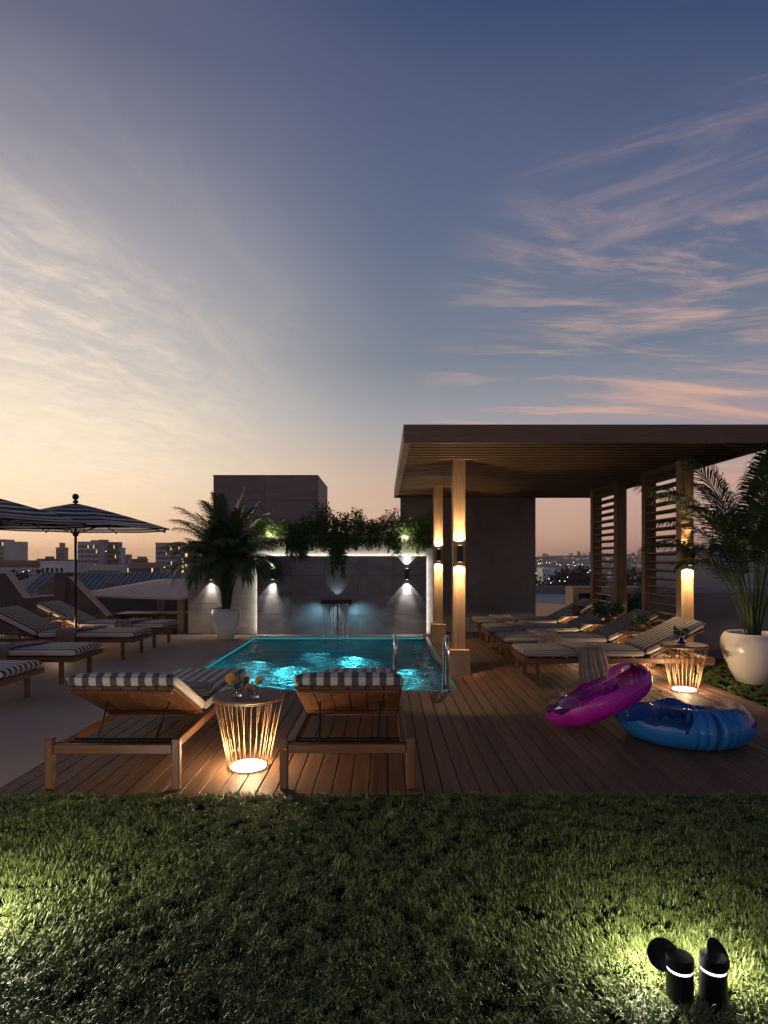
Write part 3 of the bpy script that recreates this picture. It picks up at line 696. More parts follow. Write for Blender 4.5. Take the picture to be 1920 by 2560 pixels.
def piping(x0, x1, y0, y1, z, mat=None, r=.004):
    q = .03; pts = []
    for (cx, cy2, a0) in ((x1-q, y0+q, -90), (x1-q, y1-q, 0), (x0+q, y1-q, 90), (x0+q, y0+q, 180)):
        for k in range(5): a = R(a0+k*22.5); pts.append((cx+(q+.003)*math.cos(a), cy2+(q+.003)*math.sin(a), z))
    if mat is not None: pts = [tuple(mat @ Vector(p)) for p in pts]
    m = MB(); m.tube(pts, r, 6, closed=True); return m
def make_lounger(front, fabric, top):
    """head end at y = 0, foot at y = Ln, base z = 0"""
    t = thing('sun_lounger', '', 'sun lounger')
    Ln = 2.25; W = .37 if front else .36; rt = top; rh = .06
    for s in (-1, 1):
        m = MB(); xa = s*W; m.box(xa-.022, xa+.022, 0 if not front else .03, Ln, rt-rh, rt, c=.004); m.build('side_rail', 'teak_y', t)
    ex = W+.04 if front else W-.024
    m = MB(); m.box(-ex+(.028 if front else 0), ex-(.028 if front else 0), -.018 if front else .0, .028, rt-rh-.004, rt-.004, c=.004); m.build('end_rail', 'teak_x', t)
    m = MB(); m.box(-W+.024, W-.024, Ln-.046, Ln, rt-rh, rt-.001, c=.004); m.build('end_rail', 'teak_x', t)
    lx = W+.04 if front else W-.012; lw_ = .026 if front else .024
    for s in (-1, 1):
        for (ly, tp) in (((.0, rt+.035) if front else (.17, rt-rh-.002)), (Ln-.17, rt-rh-.002)):
            x_ = s*(lx if tp > rt else W-.012)
            m = MB(); m.box(-lw_, lw_, -lw_, lw_, .002, tp, c=.006); o = m.build('leg', 'teak_z', t); o.location = (x_, ly, 0)
            if front and tp > rt and s == -1:
                m = MB(); m.lathe([(0, 0), (.007, 0), (.006, .004), (0, .005)], 10); k = m.build('bolt', 'brass', o); k.location = (.012, -lw_, rt-.035); k.rotation_euler = (R(90), 0, 0)
    hy = .80
    for i in range(9):   # seat slats
        y = hy+.03+i*(Ln-.12-hy-.05)/8
        m = MB(); m.box(-W+.023, W-.023, -.05, .05, -.022, -.002, c=.003); o = m.build('seat_slat', 'teak_x', t); o.location = (0, y, rt)
    # backrest: slats running up the back, tilted about the hinge
    ang = R(26.5); mt = Matrix.Translation((0, hy, rt+.004)) @ Matrix.Rotation(-ang, 4, 'X')   # local -y runs up the back
    bl = .77; nsl = 6; bwid = 2*W-.02
    for i in range(nsl):
        w_ = bwid/nsl; xa = -bwid/2+i*w_
        m = MB(); m.box(xa+.003, xa+w_-.003, -bl, -.01, -.022, 0, c=.003, mat=mt); m.build('back_slat', 'teak_y', t)
    for yy in (-bl+.03, -.12):
        m = MB(); m.box(-bwid/2+.02, bwid/2-.02, yy-.02, yy+.02, -.042, -.0225, c=.003, mat=mt); m.build('back_batten', 'teak_x', t)
    # cushions
    sc_ = cushion(-W+.005, W-.005, hy+.012, Ln+.0, rt+.001, rt+.088).build('seat_cushion', fabric, t, smooth=True)
    piping(-W+.004, W-.004, hy+.012, Ln, rt+.046).build('piping', fabric, sc_, smooth=True)
    mt2 = Matrix.Translation((0, hy+.0, rt+.006)) @ Matrix.Rotation(-ang, 4, 'X')
    bc_ = cushion(-W+.005, W-.005, -bl-.03, -.012, .0, .09, mat=mt2).build('back_cushion', fabric, t, smooth=True)
    piping(-W+.004, W-.004, -bl-.03, -.012, .046, mat=mt2).build('piping', fabric, bc_, smooth=True)
    # props
    for s in (-1, 1):
        p0 = mt @ Vector((s*.22, -.42, -.02)); m = MB(); m.tube([p0, (s*.20, .20, rt-.03)], .008, 8); m.build('support_strut', 'black_metal', t)
    m = MB(); m.tube([(-W+.01, .20, rt-.03), (W-.01, .20, rt-.03)], .008, 8); m.build('support_bar', 'black_metal', t)
    m = MB(); m.tube([(-W+.01, .12, rt-.025), (W-.01, .12, rt-.025)], .007, 8); m.build('support_bar', 'black_metal', t)
    return t
FT = .30; ST = .325
lf = make_lounger(True, 'stripe_front', FT)
lf.location = (-1.755, 3.985, 0); lf['label'] = 'teak lounger with striped cushion and dark folded towel, left of the drinks table'; lf['group'] = 'loungers facing the pool'
c2 = copy_tree(lf); c2.location = (-.24, 4.0, 0); c2['label'] = 'teak lounger seen from behind, between drinks table and pool ladder'
lr = make_lounger(False, 'stripe_side_shade', ST)
lr['group'] = 'loungers under the pergola'
RY = (7.605, 8.83, 10.06, 11.29)
RL = ('nearest lounger under the pergola, with a fringed throw over its side', 'second lounger under the pergola, counting back from the pink float', 'third lounger under the pergola, between two leafy side tables', 'farthest lounger under the pergola, against the dark wall')
rights = []
for i, y in enumerate(RY):
    o = lr if i == 0 else copy_tree(lr)
    o.location = (3.9, y, 0); o.rotation_euler = (0, 0, R(90)); o['label'] = RL[i]; rights.append(o)
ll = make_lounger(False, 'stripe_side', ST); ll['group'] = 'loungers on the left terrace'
LY = (10.64, 9.40, 7.68, 6.28)
LLb = ('farthest left lounger, its pole-side back beside the striped parasol', 'second left lounger from the back, brown towel hanging over its side', 'third left lounger from the back, towel folded across its middle', 'nearest left lounger, only its striped foot end showing')
lefts = []
for i, y in enumerate(LY):
    o = ll if i == 0 else copy_tree(ll)
    o.location = (-5.93, y, 0); o.rotation_euler = (0, 0, R(-90)); o['label'] = LLb[i]; lefts.append(o)

# --- towels: cloth strip over the cushion, hanging on the near side
def towel(label, mat, x, ynear, zt, w, over, drop, seed, fringe=False, flare=.0, skew=.0, name='towel'):
    """x centre along lounger, ynear = near face of cushion, cloth lies from ynear+over back to ynear and drops"""
    rng = random.Random(seed); nu, nv = 34, 40; v = []; f = []
    tot = over+drop
    for j in range(nv):
        s = tot*j/(nv-1)
        for i in range(nu):
            u = i/(nu-1)-.5
            fold = .5*math.sin(u*19+seed)+.5*math.sin(u*37+seed*2+s*2)
            wloc = w*(1-.16*min(1, s/over))*(1+flare*max(0, s-over))
            xx = x+u*wloc+skew*(s-over)+.012*math.sin(s*14+seed+u*5)
            if s < over:
                yy = ynear+(over-s)-.004; zz = zt+.012+.011*(1+fold)*(.5+.5*s/over)+.006*math.sin(9*s+u*7+seed)
                if over-s < .03: zz -= (.03-(over-s))*.25
            else:
                q = s-over; yy = ynear-.016-.016*(1+fold)*min(1, q*7)-.015*math.sin(min(q*5, 1.5)); zz = zt+.010*(1+fold)*max(0, 1-q*12)-q*1.0
                zz += .010*math.sin(u*23+seed)*(q/drop)
            v.append((xx, yy, zz))
    for j in range(nv-1):
        for i in range(nu-1): a = j*nu+i; f.append((a, a+1, a+nu+1, a+nu))
    m = MB(); m.add(v, f); t = m.build(name, mat, smooth=True)
    md = t.modifiers.new('thickness', 'SOLIDIFY'); md.thickness = .007; md.offset = 1
    if fringe:
        m = MB()
        for i in range(nu*2-1):
            a = Vector(v[(nv-1)*nu+i//2]);
            if i % 2: a = (a+Vector(v[(nv-1)*nu+i//2+1]))/2
            m.tube([a, a+Vector((rng.uniform(-.006, .006), rng.uniform(-.006, .004), -.025)), a+Vector((rng.uniform(-.012, .012), rng.uniform(-.01, .006), -.055))], .0022, 4)
        m.build('fringe', 'fringe', t, kind='stuff')
    return tag(t, label, 'towel')
cz = ST+.095
towel('taupe throw with pale fringe draped over the nearest pergola lounger', 'towel_taupe', 2.43, RY[0]-.36, cz, .40, .55, .42, 1.3, fringe=True, skew=.12)
towel('thin brown throw over the second pergola lounger', 'towel_taupe', 2.28, RY[1]-.36, cz, .40, .60, .16, 2.1)
towel('thin brown throw over the third pergola lounger', 'towel_taupe', 2.20, RY[2]-.36, cz, .40, .60, .15, 3.7)
towel('thin brown throw over the farthest pergola lounger', 'towel_taupe', 2.16, RY[3]-.36, cz, .40, .60, .14, 4.9)
towel('brown towel lying across the farthest left lounger', 'towel_brown', -4.34, LY[0]-.36, cz, .34, .6, .10, 5.3, skew=-.1)
towel('rumpled brown towel hanging off the second left lounger beside the parasol', 'towel_brown', -4.66, LY[1]-.36, cz, .36, .62, .34, 6.1, skew=-.25)
towel('brown towel across the third left lounger, below the parasol edge', 'towel_brown', -4.62, LY[2]-.36, cz, .38, .62, .30, 7.7, skew=-.3)
# folded dark towel on the front left lounger
ft = thing('folded_towel', 'dark folded towel lying on the lounger left of the drinks table', 'towel', (-1.62, 5.02, FT+.096), R(8))
for k, (a, z0) in enumerate(((.0, 0), (.012, .022), (-.008, .043))):
    cushion(-.20+a, .20+a, -.13, .13, z0, z0+.024).build('towel_fold', 'towel_dark', ft, smooth=True)

# ================================================================== SIDE TABLES
def make_table():
    t = thing('side_table', '', 'side table', group='wire side tables with a lit base')
    m = MB(); m.lathe([(.0, .505), (.244, .505), (.25, .509), (.25, .523), (.246, .527), (0, .527)], 48, capb=False, capt=False); m.build('tabletop', 'walnut_x', t)
    m = MB(); m.tube([(.2495*math.cos(a), .2495*math.sin(a), .500) for a in np.linspace(0, 2*PI, 48, endpoint=False)], .0048, 6, closed=True); m.build('top_ring', 'copper_wire', t, smooth=True)
    m = MB(); m.tube([(.142*math.cos(a), .142*math.sin(a), .008) for a in np.linspace(0, 2*PI, 36, endpoint=False)], .0045, 6, closed=True); m.build('base_ring', 'copper_wire', t, smooth=True)
    m = MB(); m.lathe([(0, .006), (.122, .006), (.128, .010), (.128, .018), (.118, .024), (0, .026)], 32); m.build('lamp_disc', 'lamp_disc', t, smooth=False)
    data = []
    for tw in (.16, -.10, .03):
        pts = []
        for k in range(7):
            q = k/6; r_ = .2475+(.142-.2475)*q**.92; a = tw*q; pts.append((r_*math.cos(a), r_*math.sin(a), .5-q*.49))
        m = MB(); m.tube(pts, .0022, 5); o = m.build('wire', 'copper_wire', t, smooth=True); data.append(o.data)
        o.rotation_euler = (0, 0, tw*3)
    n = 38
    for i in range(n-3):
        o = link('wire', data[i % 3], t); o.rotation_euler = (0, 0, 2*PI*(i+1.7)/n+random.uniform(-.045, .045))
    return t
TBL_P = 24.
tb = make_table(); tables = []
TS = [((-.97, 4.41, 0), 'wire drinks table with two cocktails between the two front loungers', TBL_P),
      ((3.41, 6.98, 0), 'wire side table with a leafy glass beside the nearest pergola lounger', TBL_P*.7),
      ((3.40, 8.22, 0), 'wire side table between the first and second pergola loungers', TBL_P*.7),
      ((3.30, 9.46, 0), 'wire side table with a fern between the second and third pergola loungers', TBL_P*.7),
      ((3.32, 10.72, 0), 'wire side table beside the farthest pergola lounger', TBL_P*.7),
      ((-5.32, 10.02, 0), 'wire side table with a pink drink near the parasol pole', TBL_P*.6)]
for i, (loc, lab, pw_) in enumerate(TS):
    o = tb if i == 0 else copy_tree(tb)
    o.location = loc; o.rotation_euler = (0, 0, random.uniform(0, 6)); o['label'] = lab; tables.append(o)
for o, (loc, lab, pw_) in zip(tables, TS):
    lamp('table_light', 'POINT', (0, 0, .16), pw_, (1, .68, .37), o, size=.06)

# --- drinks
def leaf_cluster(n, rad, h, seed, leaf=(.03, .016), droop=.4):
    rng = random.Random(seed); v = []; f = []
    for i in range(n):
        a = rng.uniform(0, 6.28); rr = rad*math.sqrt(rng.random()); z = h*rng.uniform(.25, 1)
        p = Vector((rr*math.cos(a), rr*math.sin(a), z)); d = Vector((math.cos(a)*rng.uniform(.3, 1), math.sin(a)*rng.uniform(.3, 1), rng.uniform(-droop, .8))).normalized()
        l = leaf[0]*rng.uniform(.7, 1.3); w = leaf[1]*rng.uniform(.7, 1.3); s = d.orthogonal().normalized(); s = Matrix.Rotation(rng.uniform(0, 6.28), 3, d) @ s
        u = d.cross(s); o = len(v)
        v += [p, p+d*l*.5+s*w*.5+u*w*.15, p+d*l, p+d*l*.5-s*w*.5+u*w*.15]; f += [(o, o+1, o+2), (o, o+2, o+3)]
    m = MB(); m.add(v, f); return m
def glass_shell(r0, r1, h, th=.003, foot=.014):
    m = MB(); m.lathe([(0, 0), (r0, 0), (r0+.001, .002), (r1, h), (r1-th, h), (r0-th, foot), (0, foot)], 28, capb=False, capt=False); return m
def drink(loc, label, kind):
    t = thing('cocktail_glass', label, 'drink', loc)
    glass_shell(.030, .041, .105).build('tumbler', 'window_glass', t, smooth=True)
    m = MB(); m.lathe([(0, .001), (.0265, .001), (.0275, .013), (0, .0135)], 24); m.build('glass_foot', 'glass', t, smooth=True)
    if kind == 'green':
        leaf_cluster(60, .026, .14, 3, (.05, .010)).build('mint_sprig', 'mint', t)
        m = MB(); m.tube([(-.005, 0, .018), (.018, .004, .185)], .004, 8); m.build('straw', 'straw_black', t)
        m = MB(); m.tube([(.0, 0, .02), (.045, .0, .14), (.058, 0, .15)], .0022, 6); m.build('stirrer', 'straw_pale', t)
        m = MB(); m.lathe([(0, -.005), (.034, -.005), (.036, 0), (.034, .005), (0, .005)], 24); o = m.build('orange_slice', 'orange_flesh', t); o.location = (-.052, -.005, .128); o.rotation_euler = (R(80), R(10), R(15))
    elif kind == 'clear':
        m = MB(); m.tube([(.006, .0, .018), (-.035, .004, .135), (-.048, .004, .175)], .004, 8); m.build('straw', 'straw_pale', t)
        m = MB(); m.tube([(-.012, -.006, .020), (.016, -.008, .078)], .006, 8); m.build('cinnamon_stick', 'cinnamon', t)
        m = MB(); m.lathe([(0, -.014), (.009, -.011), (.014, 0), (.009, .011), (0, .014)], 16); o = m.build('cherry', 'cherry', t, smooth=True); o.location = (.045, -.012, .110)
        m = MB(); m.lathe([(0, -.003), (.026, -.003), (.027, 0), (.026, .003), (0, .003)], 20); o = m.build('lemon_slice', 'lemon', t); o.location = (.024, .0, .122); o.rotation_euler = (R(85), R(20), R(50))
    else:
        m = MB(); m.lathe([(0, .015), (.0265, .015), (.035, .085), (0, .086)], 20); m.build('pink_drink', 'pink_drink', t, smooth=True)
        leaf_cluster(14, .02, .13, 5, (.035, .014)).build('mint_sprig', 'mint', t)
    return t
drink((-1.033, 4.34, .5275), 'tumbler with mint, black straw and orange slice on the drinks table', 'green')
drink((-.905, 4.30, .5275), 'tumbler with cherry, lemon and cinnamon stick on the drinks table', 'clear')
drink((-5.42, 9.98, .5275), 'glass of pink drink on the table by the parasol pole', 'pink')
m = MB(); m.lathe([(.034*math.sin(a), -.034*math.cos(a)*.94) for a in np.linspace(.02, PI-.02, 12)], 20); og = m.build('orange_fruit', 'orange', smooth=True); og.location = (-.975, 4.47, .561); tag(og, 'whole orange lying behind the two cocktails', 'fruit')
def posy(loc, label, n, rad, h, seed, fern=False):
    t = thing('plant_glass', label, 'potted plant', loc)
    if not fern:
        glass_shell(.042, .05, .085).build('glass_jar', 'glass', t, smooth=True)
        m = MB()
        for k in range(7):
            a = k*.9; m.tube([(.01*math.cos(a), .01*math.sin(a), .016), (.03*math.cos(a), .03*math.sin(a), .12)], .002, 5)
        m.build('stem', 'stem', t)
        o = leaf_cluster(n, rad, h, seed, (.042, .024)).build('foliage', 'foliage_b', t, kind='stuff'); o.location = (0, 0, .055)
    else:
        m = MB(); m.lathe([(0, 0), (.045, 0), (.062, .1), (.058, .1), (.05, .085), (0, .085)], 20, capb=False, capt=False); m.build('pot', 'terracotta', t, smooth=True)
        o = leaf_cluster(n, rad, h, seed, (.10, .026), .7).build('foliage', 'foliage_b', t, kind='stuff'); o.location = (0, 0, .06)
    return t
posy((3.36, 6.94, .5275), 'small leafy sprig in a glass jar on the nearest pergola table', 90, .06, .13, 11)
posy((3.43, 8.22, .5275), 'small terracotta pot plant on the table beside the first pergola lounger', 60, .05, .10, 12, True)
posy((3.42, 9.40, .5275), 'bushy fern in a terracotta pot on the middle pergola table', 260, .17, .20, 13, True)
posy((3.36, 10.72, .5275), 'little terracotta pot plant on the farthest pergola table', 40, .04, .07, 14, True)

# ================================================================== PARASOLS
def make_parasol():
    t = thing('striped_parasol', '', 'parasol', group='navy striped parasols')
    Rr, z0, z1 = 1.5, 1.99, 2.40
    m = MB(); m.lathe([(0, 0), (.24, 0), (.24, .05), (.03, .07), (0, .07)], 28); m.build('base', 'black_metal', t)
    m = MB(); m.tube([(0, 0, .06), (0, 0, 2.44)], .021, 12); m.build('pole', 'black_metal', t, smooth=True)
    m = MB(); m.lathe([(.0, 2.40), (.045, 2.405), (.04, 2.44), (.02, 2.445), (.02, 2.46)]+[(max(.001, .052*math.sin(a)), 2.505-.052*math.cos(a)) for a in np.linspace(.4, PI, 10)], 20); m.build('finial', 'black_metal', t, smooth=True)
    NS = 8; nb = 17
    def rim(k, q, sub, drop=0.):
        # k panel, q radial 0..1, sub 0..1 across panel, sagging between ribs
        a0 = 2*PI*(k+.5)/NS; a1 = 2*PI*(k+1.5)/NS
        p0 = Vector((math.cos(a0), math.sin(a0), 0)); p1 = Vector((math.cos(a1), math.sin(a1), 0))
        p = p0.lerp(p1, sub)*Rr*q
        z = z1-(z1-z0)*(q**1.12)-.012*q*math.sin(PI*sub)
        return Vector((p.x, p.y, z-drop))
    SUB = 4
    mm = MB()
    # canopy as one cloth with concentric navy and pale bands
    qs = [.04, .16, .215, .33, .39, .505, .57, .685, .75, .835, .90, .935, .98, 1.0]; nb = len(qs)-1
    for k in range(NS):
        for i in range(nb):
            mm.cur = 0 if (i % 2 == 0) else 1
            for s_ in range(SUB):
                q0, q1 = qs[i], qs[i+1]
                if i % 2 == 0: q0 = qs[i]-.0 if i else qs[i]; q1 = qs[i+1]+.0 if i < nb-1 else qs[i+1]
                else: pass
                mm.add([rim(k, q0, s_/SUB), rim(k, q1, s_/SUB), rim(k, q1, (s_+1)/SUB), rim(k, q0, (s_+1)/SUB)], [(0, 1, 2, 3)])
    mm.build('canopy', None, t, mats=['navy', 'canopy_white'])
    mm = MB()
    for k in range(NS):
        for s_ in range(SUB):
            a, b_ = rim(k, 1., s_/SUB), rim(k, 1., (s_+1)/SUB)
            mm.add([a, b_, b_-Vector((0, 0, .010)), a-Vector((0, 0, .010))], [(0, 1, 2, 3)])
    mm.build('valance', 'navy', t)
    for k in range(NS):
        a = rim(k, 1., 0, .014); m = MB(); m.tube([(0, 0, z1-.03), a], .009, 6); rb = m.build('rib', 'black_metal', t)
        p = rim(k, .52, 0, .016); m = MB(); m.tube([(.02*math.cos(2*PI*(k+.5)/NS), .02*math.sin(2*PI*(k+.5)/NS), 1.90), p], .007, 6); m.build('strut', 'black_metal', rb)
        m = MB(); m.lathe([(0, -.02), (.014, -.015), (.016, .01), (0, .02)], 8); c = m.build('rib_tip', 'black_metal', rb); c.location = a+Vector((math.cos(2*PI*(k+.5)/NS)*.012, math.sin(2*PI*(k+.5)/NS)*.012, 0))
    m = MB(); m.lathe([(.021, 1.86), (.045, 1.87), (.045, 1.92), (.021, 1.93)], 16, capb=False, capt=False); m.build('runner', 'black_metal', t)
    return t
pa = make_parasol(); pa.location = (-5.03, 10.02, 0); pa.rotation_euler = (0, 0, R(22.5)); pa['label'] = 'navy striped parasol with ball finial, its pole between the two back left loungers'
pb = copy_tree(pa); pb.location = (-5.62, 8.5, 0); pb.rotation_euler = (0, 0, R(20)); pb['label'] = 'nearer navy striped parasol, cut off by the left edge'

# ================================================================== POOL LADDER, WATERFALL
pl = thing('pool_ladder', 'chrome pool ladder with two arched handrails at the near pool edge', 'ladder', (.42, 6.9, 0))
for s in (-1, 1):
    x = s*.29; pts = [(x, 0, 0.0)]
    pts += [(x, 0, z) for z in np.linspace(.08, .48, 6)]
    pts += [(x, .14-.14*math.cos(a), .48+.12*math.sin(a)) for a in np.linspace(.25, PI-.25, 9)]
    pts += [(x, .28+.06*q, .48-.5*q-.0) for q in np.linspace(.12, 1, 5)]+[(x, .34, -.3), (x, .34, -.9)]
    m = MB(); m.tube(pts, .022, 12); h = m.build('handrail', 'chrome', pl, smooth=True)
    m = MB(); m.lathe([(0, 0.001), (.045, .001), (.045, .008), (.03, .016), (.021, .018)], 20, capt=False); f_ = m.build('flange', 'chrome', h); f_.location = (x, 0, 0)
for z in (-.3, -.58, -.86):
    m = MB(); m.box(-.28, .28, .31, .37, z-.012, z+.012, c=.004); m.build('step', 'chrome', pl)
ws = thing('water_spout', 'dark wall spout pouring thin strands of water into the pool', 'waterfall', (-.92, 12.10, 0))
m = MB(); m.box(-.285, .285, -.34, -.002, .60, .685, c=.008); m.build('spout_blade', 'black_metal', ws)
m = MB(); m.box(-.26, .26, -.348, -.335, .612, .622); m.build('water_lip', 'water_strand', ws)
m = MB(); rng = random.Random(5)
for i in range(62):
    x = rng.uniform(-.262, .262); v0 = rng.uniform(.10, .30); dx = rng.uniform(-.02, .02); sw_ = rng.uniform(0, 6)
    pts = []; rs = []
    for k in range(12):
        tt = .37*k/11; z = .616-4.9*tt*tt; pts.append((x+dx*tt*3+.004*math.sin(k*1.3+sw_), -.345-v0*tt-rng.uniform(0, .003), max(z, -.06))); rs.append(rng.uniform(.0015, .0040)*(1.1-.5*k/11))
    m.tube(pts, rs, 5)
m.build('water_strand', 'water_strand', ws, kind='stuff', smooth=True)
lamp('added_spout_light', 'SPOT', (0, -.10, .70), 1.6, (.55, .85, 1), ws, size=.01, rot=(R(166), 0, 0), spot=R(75), blend=.6)  # added uplight, imitates the pool's light pattern above the spout
lamp('added_spout_light', 'SPOT', (0, -.42, .575), 9, (.6, .82, 1), ws, size=.12, rot=(R(6), 0, 0), spot=R(80), blend=.9)  # added lamp to brighten the falling strands
for s in (-1, 1):
    lamp('added_spout_light', 'SPOT', (s*.27, -.33, .592), 9, (.35, .8, 1), ws, size=.03, rot=(R(48), R(s*-34), 0), spot=R(95), blend=.95)  # added cyan lamps, stand in for pool glow on the panel

# ================================================================== POOL FLOATS
def make_float(name, label, Rm, r, coly, loc, rot, bound, crease_u, seed, pk=.30):
    t = thing(name, label, 'pool float', loc); t.rotation_euler = rot
    nu, nv = 300, 72; rng = random.Random(seed); V = []
    for i in range(nu):
        u = 2*PI*i/nu
        du = (u-crease_u+PI) % (2*PI)-PI
        pinch = 1-pk*math.exp(-(du/.04)**2)-.08*math.exp(-((abs(du)-.17)/.02)**2)-.08*math.exp(-((abs(du)-.30)/.02)**2)+.03*math.exp(-(du/.35)**2)
        for k in range(nv):
            a = 2*PI*k/nv; rr = r*pinch*(1+.012*math.sin(9*u+3*a)*math.sin(5*a))
            fl = .92
            V.append(((Rm+rr*math.cos(a))*math.cos(u), (Rm+rr*math.cos(a))*math.sin(u), rr*math.sin(a)*fl))
    cf, tf = [], []
    for i in range(nu):
        u = 2*PI*(i+.5)/nu; du = (u-crease_u+PI) % (2*PI)-PI
        for k in range(nv):
            a = 2*PI*(k+.5)/nv; q = (i*nv+k, i*nv+(k+1) % nv, ((i+1) % nu)*nv+(k+1) % nv, ((i+1) % nu)*nv+k)
            (cf if math.sin(a) < bound(u, du, math.cos(a)) else tf).append(q)
    for nm, ff, mt_ in (('coloured_base', cf, coly), ('clear_top', tf, 'clear_vinyl')):
        m = MB(); m.add(V, ff)
        me = bpy.data.meshes.new(nm); used = sorted({i for q in ff for i in q}); mp_ = {a: b_ for b_, a in enumerate(used)}
        me.from_pydata([V[i] for i in used], [], [tuple(mp_[i] for i in q) for q in ff]); me.materials.append(MATS[mt_]); me.shade_smooth(); link(nm, me, t)
    # the vinyl floor of the coloured half inside the clear one, seam and confetti
    m = MB(); m.tube([((Rm+r*1.0)*math.cos(u), (Rm+r*1.0)*math.sin(u), 0) for u in np.linspace(crease_u+.12, crease_u+2*PI-.12, 120)], .004, 6); m.build('seam', coly, t, smooth=True)
    cols = ['vinyl_purple', 'vinyl_blue', 'lemon', 'mint', 'cherry', 'pool_tile']; m = MB()
    for k in range(90):
        u = rng.uniform(0, 2*PI); a = rng.uniform(.2, PI-.1); rr = r*.93
        p = Vector(((Rm+rr*math.cos(a))*math.cos(u), (Rm+rr*math.cos(a))*math.sin(u), rr*math.sin(a)*.92))
        mt_ = Matrix.Translation(p) @ Matrix.Rotation(rng.uniform(0, 6.28), 4, 'Z') @ Matrix.Rotation(rng.uniform(-.6, .6), 4, 'X')
        m.cur = rng.randrange(len(cols)); m.box(-.013, .013, -.0022, .0022, -.0008, .0008, mat=mt_)
    m.build('confetti', None, t, mats=cols, kind='stuff')
    m = MB(); m.tube([(0, 0, 0), (0, 0, .014)], .009, 10); vv = m.build('valve', 'clear_vinyl', t); vv.location = ((Rm+r*.75)*math.cos(crease_u+2.2), (Rm+r*.75)*math.sin(crease_u+2.2), r*.6)
    return t
def b_blue(u, du, ca):
    if abs(du) < .36: return 2
    return .12+.16*math.sin(5*u+1)+.10*math.sin(11*u)+(.9*max(0, 1-(abs(du)-.36)/.10))
def b_purp(u, du, ca):
    if abs(du) < .42: return 2
    return .36+.10*math.sin(4*u+2)+.06*math.sin(13*u)+(.35 if ca < 0 else 0)*0
make_float('pool_float', 'blue ring float with clear top and a creased front, lying on the deck', .375, .165, 'vinyl_blue', (2.53, 5.20, .152), (0, 0, 0), b_blue, R(-86), 21, pk=.48)
make_float('pool_float', 'magenta ring float with clear glittery top, tilted against the blue one', .335, .148, 'vinyl_purple', (1.885, 5.42, .295), (R(-9), R(-25), R(0)), b_purp, R(12), 22, pk=.12)

# ================================================================== GARDEN LAMPS ON THE LAWN
def bollard(loc, label, side, power=3.0):
    t = thing('bollard_light', label, 'garden lamp', loc, 0, 'black lamps on the lawn')
    m = MB(); m.lathe([(0, -.05), (.043, -.05), (.0435, .0), (.0435, .100), (.040, .103), (0, .103)], 32); m.build('body', 'black_gloss', t, smooth=False)
    m = MB(); m.lathe([(0, .1032), (.0405, .1032), (.0405, .1125), (0, .1125)], 32); m.build('light_ring', 'ring_light', t)
    m = MB(); m.lathe([(0, .1127), (.0435, .1127), (.0440, .116), (.0440, .146), (.042, .149), (0, .150)], 32); m.build('cap', 'black_plastic', t)
    # curved back shade: shallow dish beside and behind the cap
    m = MB(); m.lathe([(0, .0), (.02, .002), (.021, .004), (.04, .007), (.041, .009), (.058, .014), (.060, .018), (.057, .019), (.03, .008), (0, .004)], 32, capb=False, capt=False)
    o = m.build('back_shade', 'black_plastic', t, smooth=False); o.scale = (.86, .86, .86); o.location = (side*.032, .050, .118)
    o.rotation_euler = Vector((side*.45, -.55, .55)).to_track_quat('Z', 'Y').to_euler()
    lamp('bollard_lamp', 'POINT', (side*.06, .13, .138), power, (1, .94, .74), t, size=.03)
    return t
bollard((1.006, 2.09, 0), 'black lawn lamp with glowing ring, left of the pair', -1, 10.)
bollard((1.120, 2.09, 0), 'black lawn lamp with glowing ring, right of the pair', 1, 10.)
bollard((-1.80, 2.28, 0), 'black lawn lamp just outside the left edge, lighting the grass', 1, 42.)

# ================================================================== PLANTS
def frond_mesh(L_, th0, th1, nl, lmax, w, seed, start=.44, droop=1.15, pw_=2.0):
    """rachis rises along +Z from the origin and arches towards +X"""
    rng = random.Random(seed); ns_ = 26; pts = []; p = Vector((0, 0, 0)); tg = []
    tws = rng.uniform(-.25, .25)
    for i in range(ns_+1):
        s = i/ns_; th = th0+(th1-th0)*s**pw_; d = Vector((math.sin(th)*math.cos(tws*s), math.sin(th)*math.sin(tws*s), math.cos(th)))
        pts.append(p.copy()); tg.append(d); p = p+d*(L_/ns_)
    m = MB(); m.tube(pts, [.011*(1-.82*i/ns_) for i in range(ns_+1)], 5)
    v, f = [], []
    for i in range(nl):
        s = start+(1-start)*(i+.5)/nl
        x = s*ns_; k = min(int(x), ns_-1); fr = x-k; b0 = pts[k].lerp(pts[k+1], fr); t = tg[k].lerp(tg[k+1], fr).normalized()
        side0 = t.cross(Vector((0, 0, 1)));
        if side0.length < .05: side0 = Vector((0, 1, 0))
        side0.normalize(); up = side0.cross(t)
        q = (s-start)/(1-start); ll_ = lmax*(math.sin(PI*(.12+.80*q))**.7)*rng.uniform(.88, 1.1)
        for sg in (-1, 1):
            d = (side0*sg*(1.0-.45*q)+t*(.75+.5*q)+up*rng.uniform(.12, .38)).normalized()
            g = Vector((0, 0, -1)); ww = w*rng.uniform(.8, 1.15); o = len(v)
            a = b0; c1 = a+d*ll_*.45+g*droop*ll_*.07; c2_ = a+d*ll_*.8+g*droop*ll_*.26; e = a+d*ll_*.98+g*droop*ll_*.5
            n_ = d.cross(up).normalized()
            v += [a+n_*ww*.25, a-n_*ww*.25, c1+n_*ww*.5, c1-n_*ww*.5, c2_+n_*ww*.36, c2_-n_*ww*.36, e]
            f += [(o, o+1, o+3, o+2), (o+2, o+3, o+5, o+4), (o+4, o+5, o+6)]
    m.add(v, f); return m
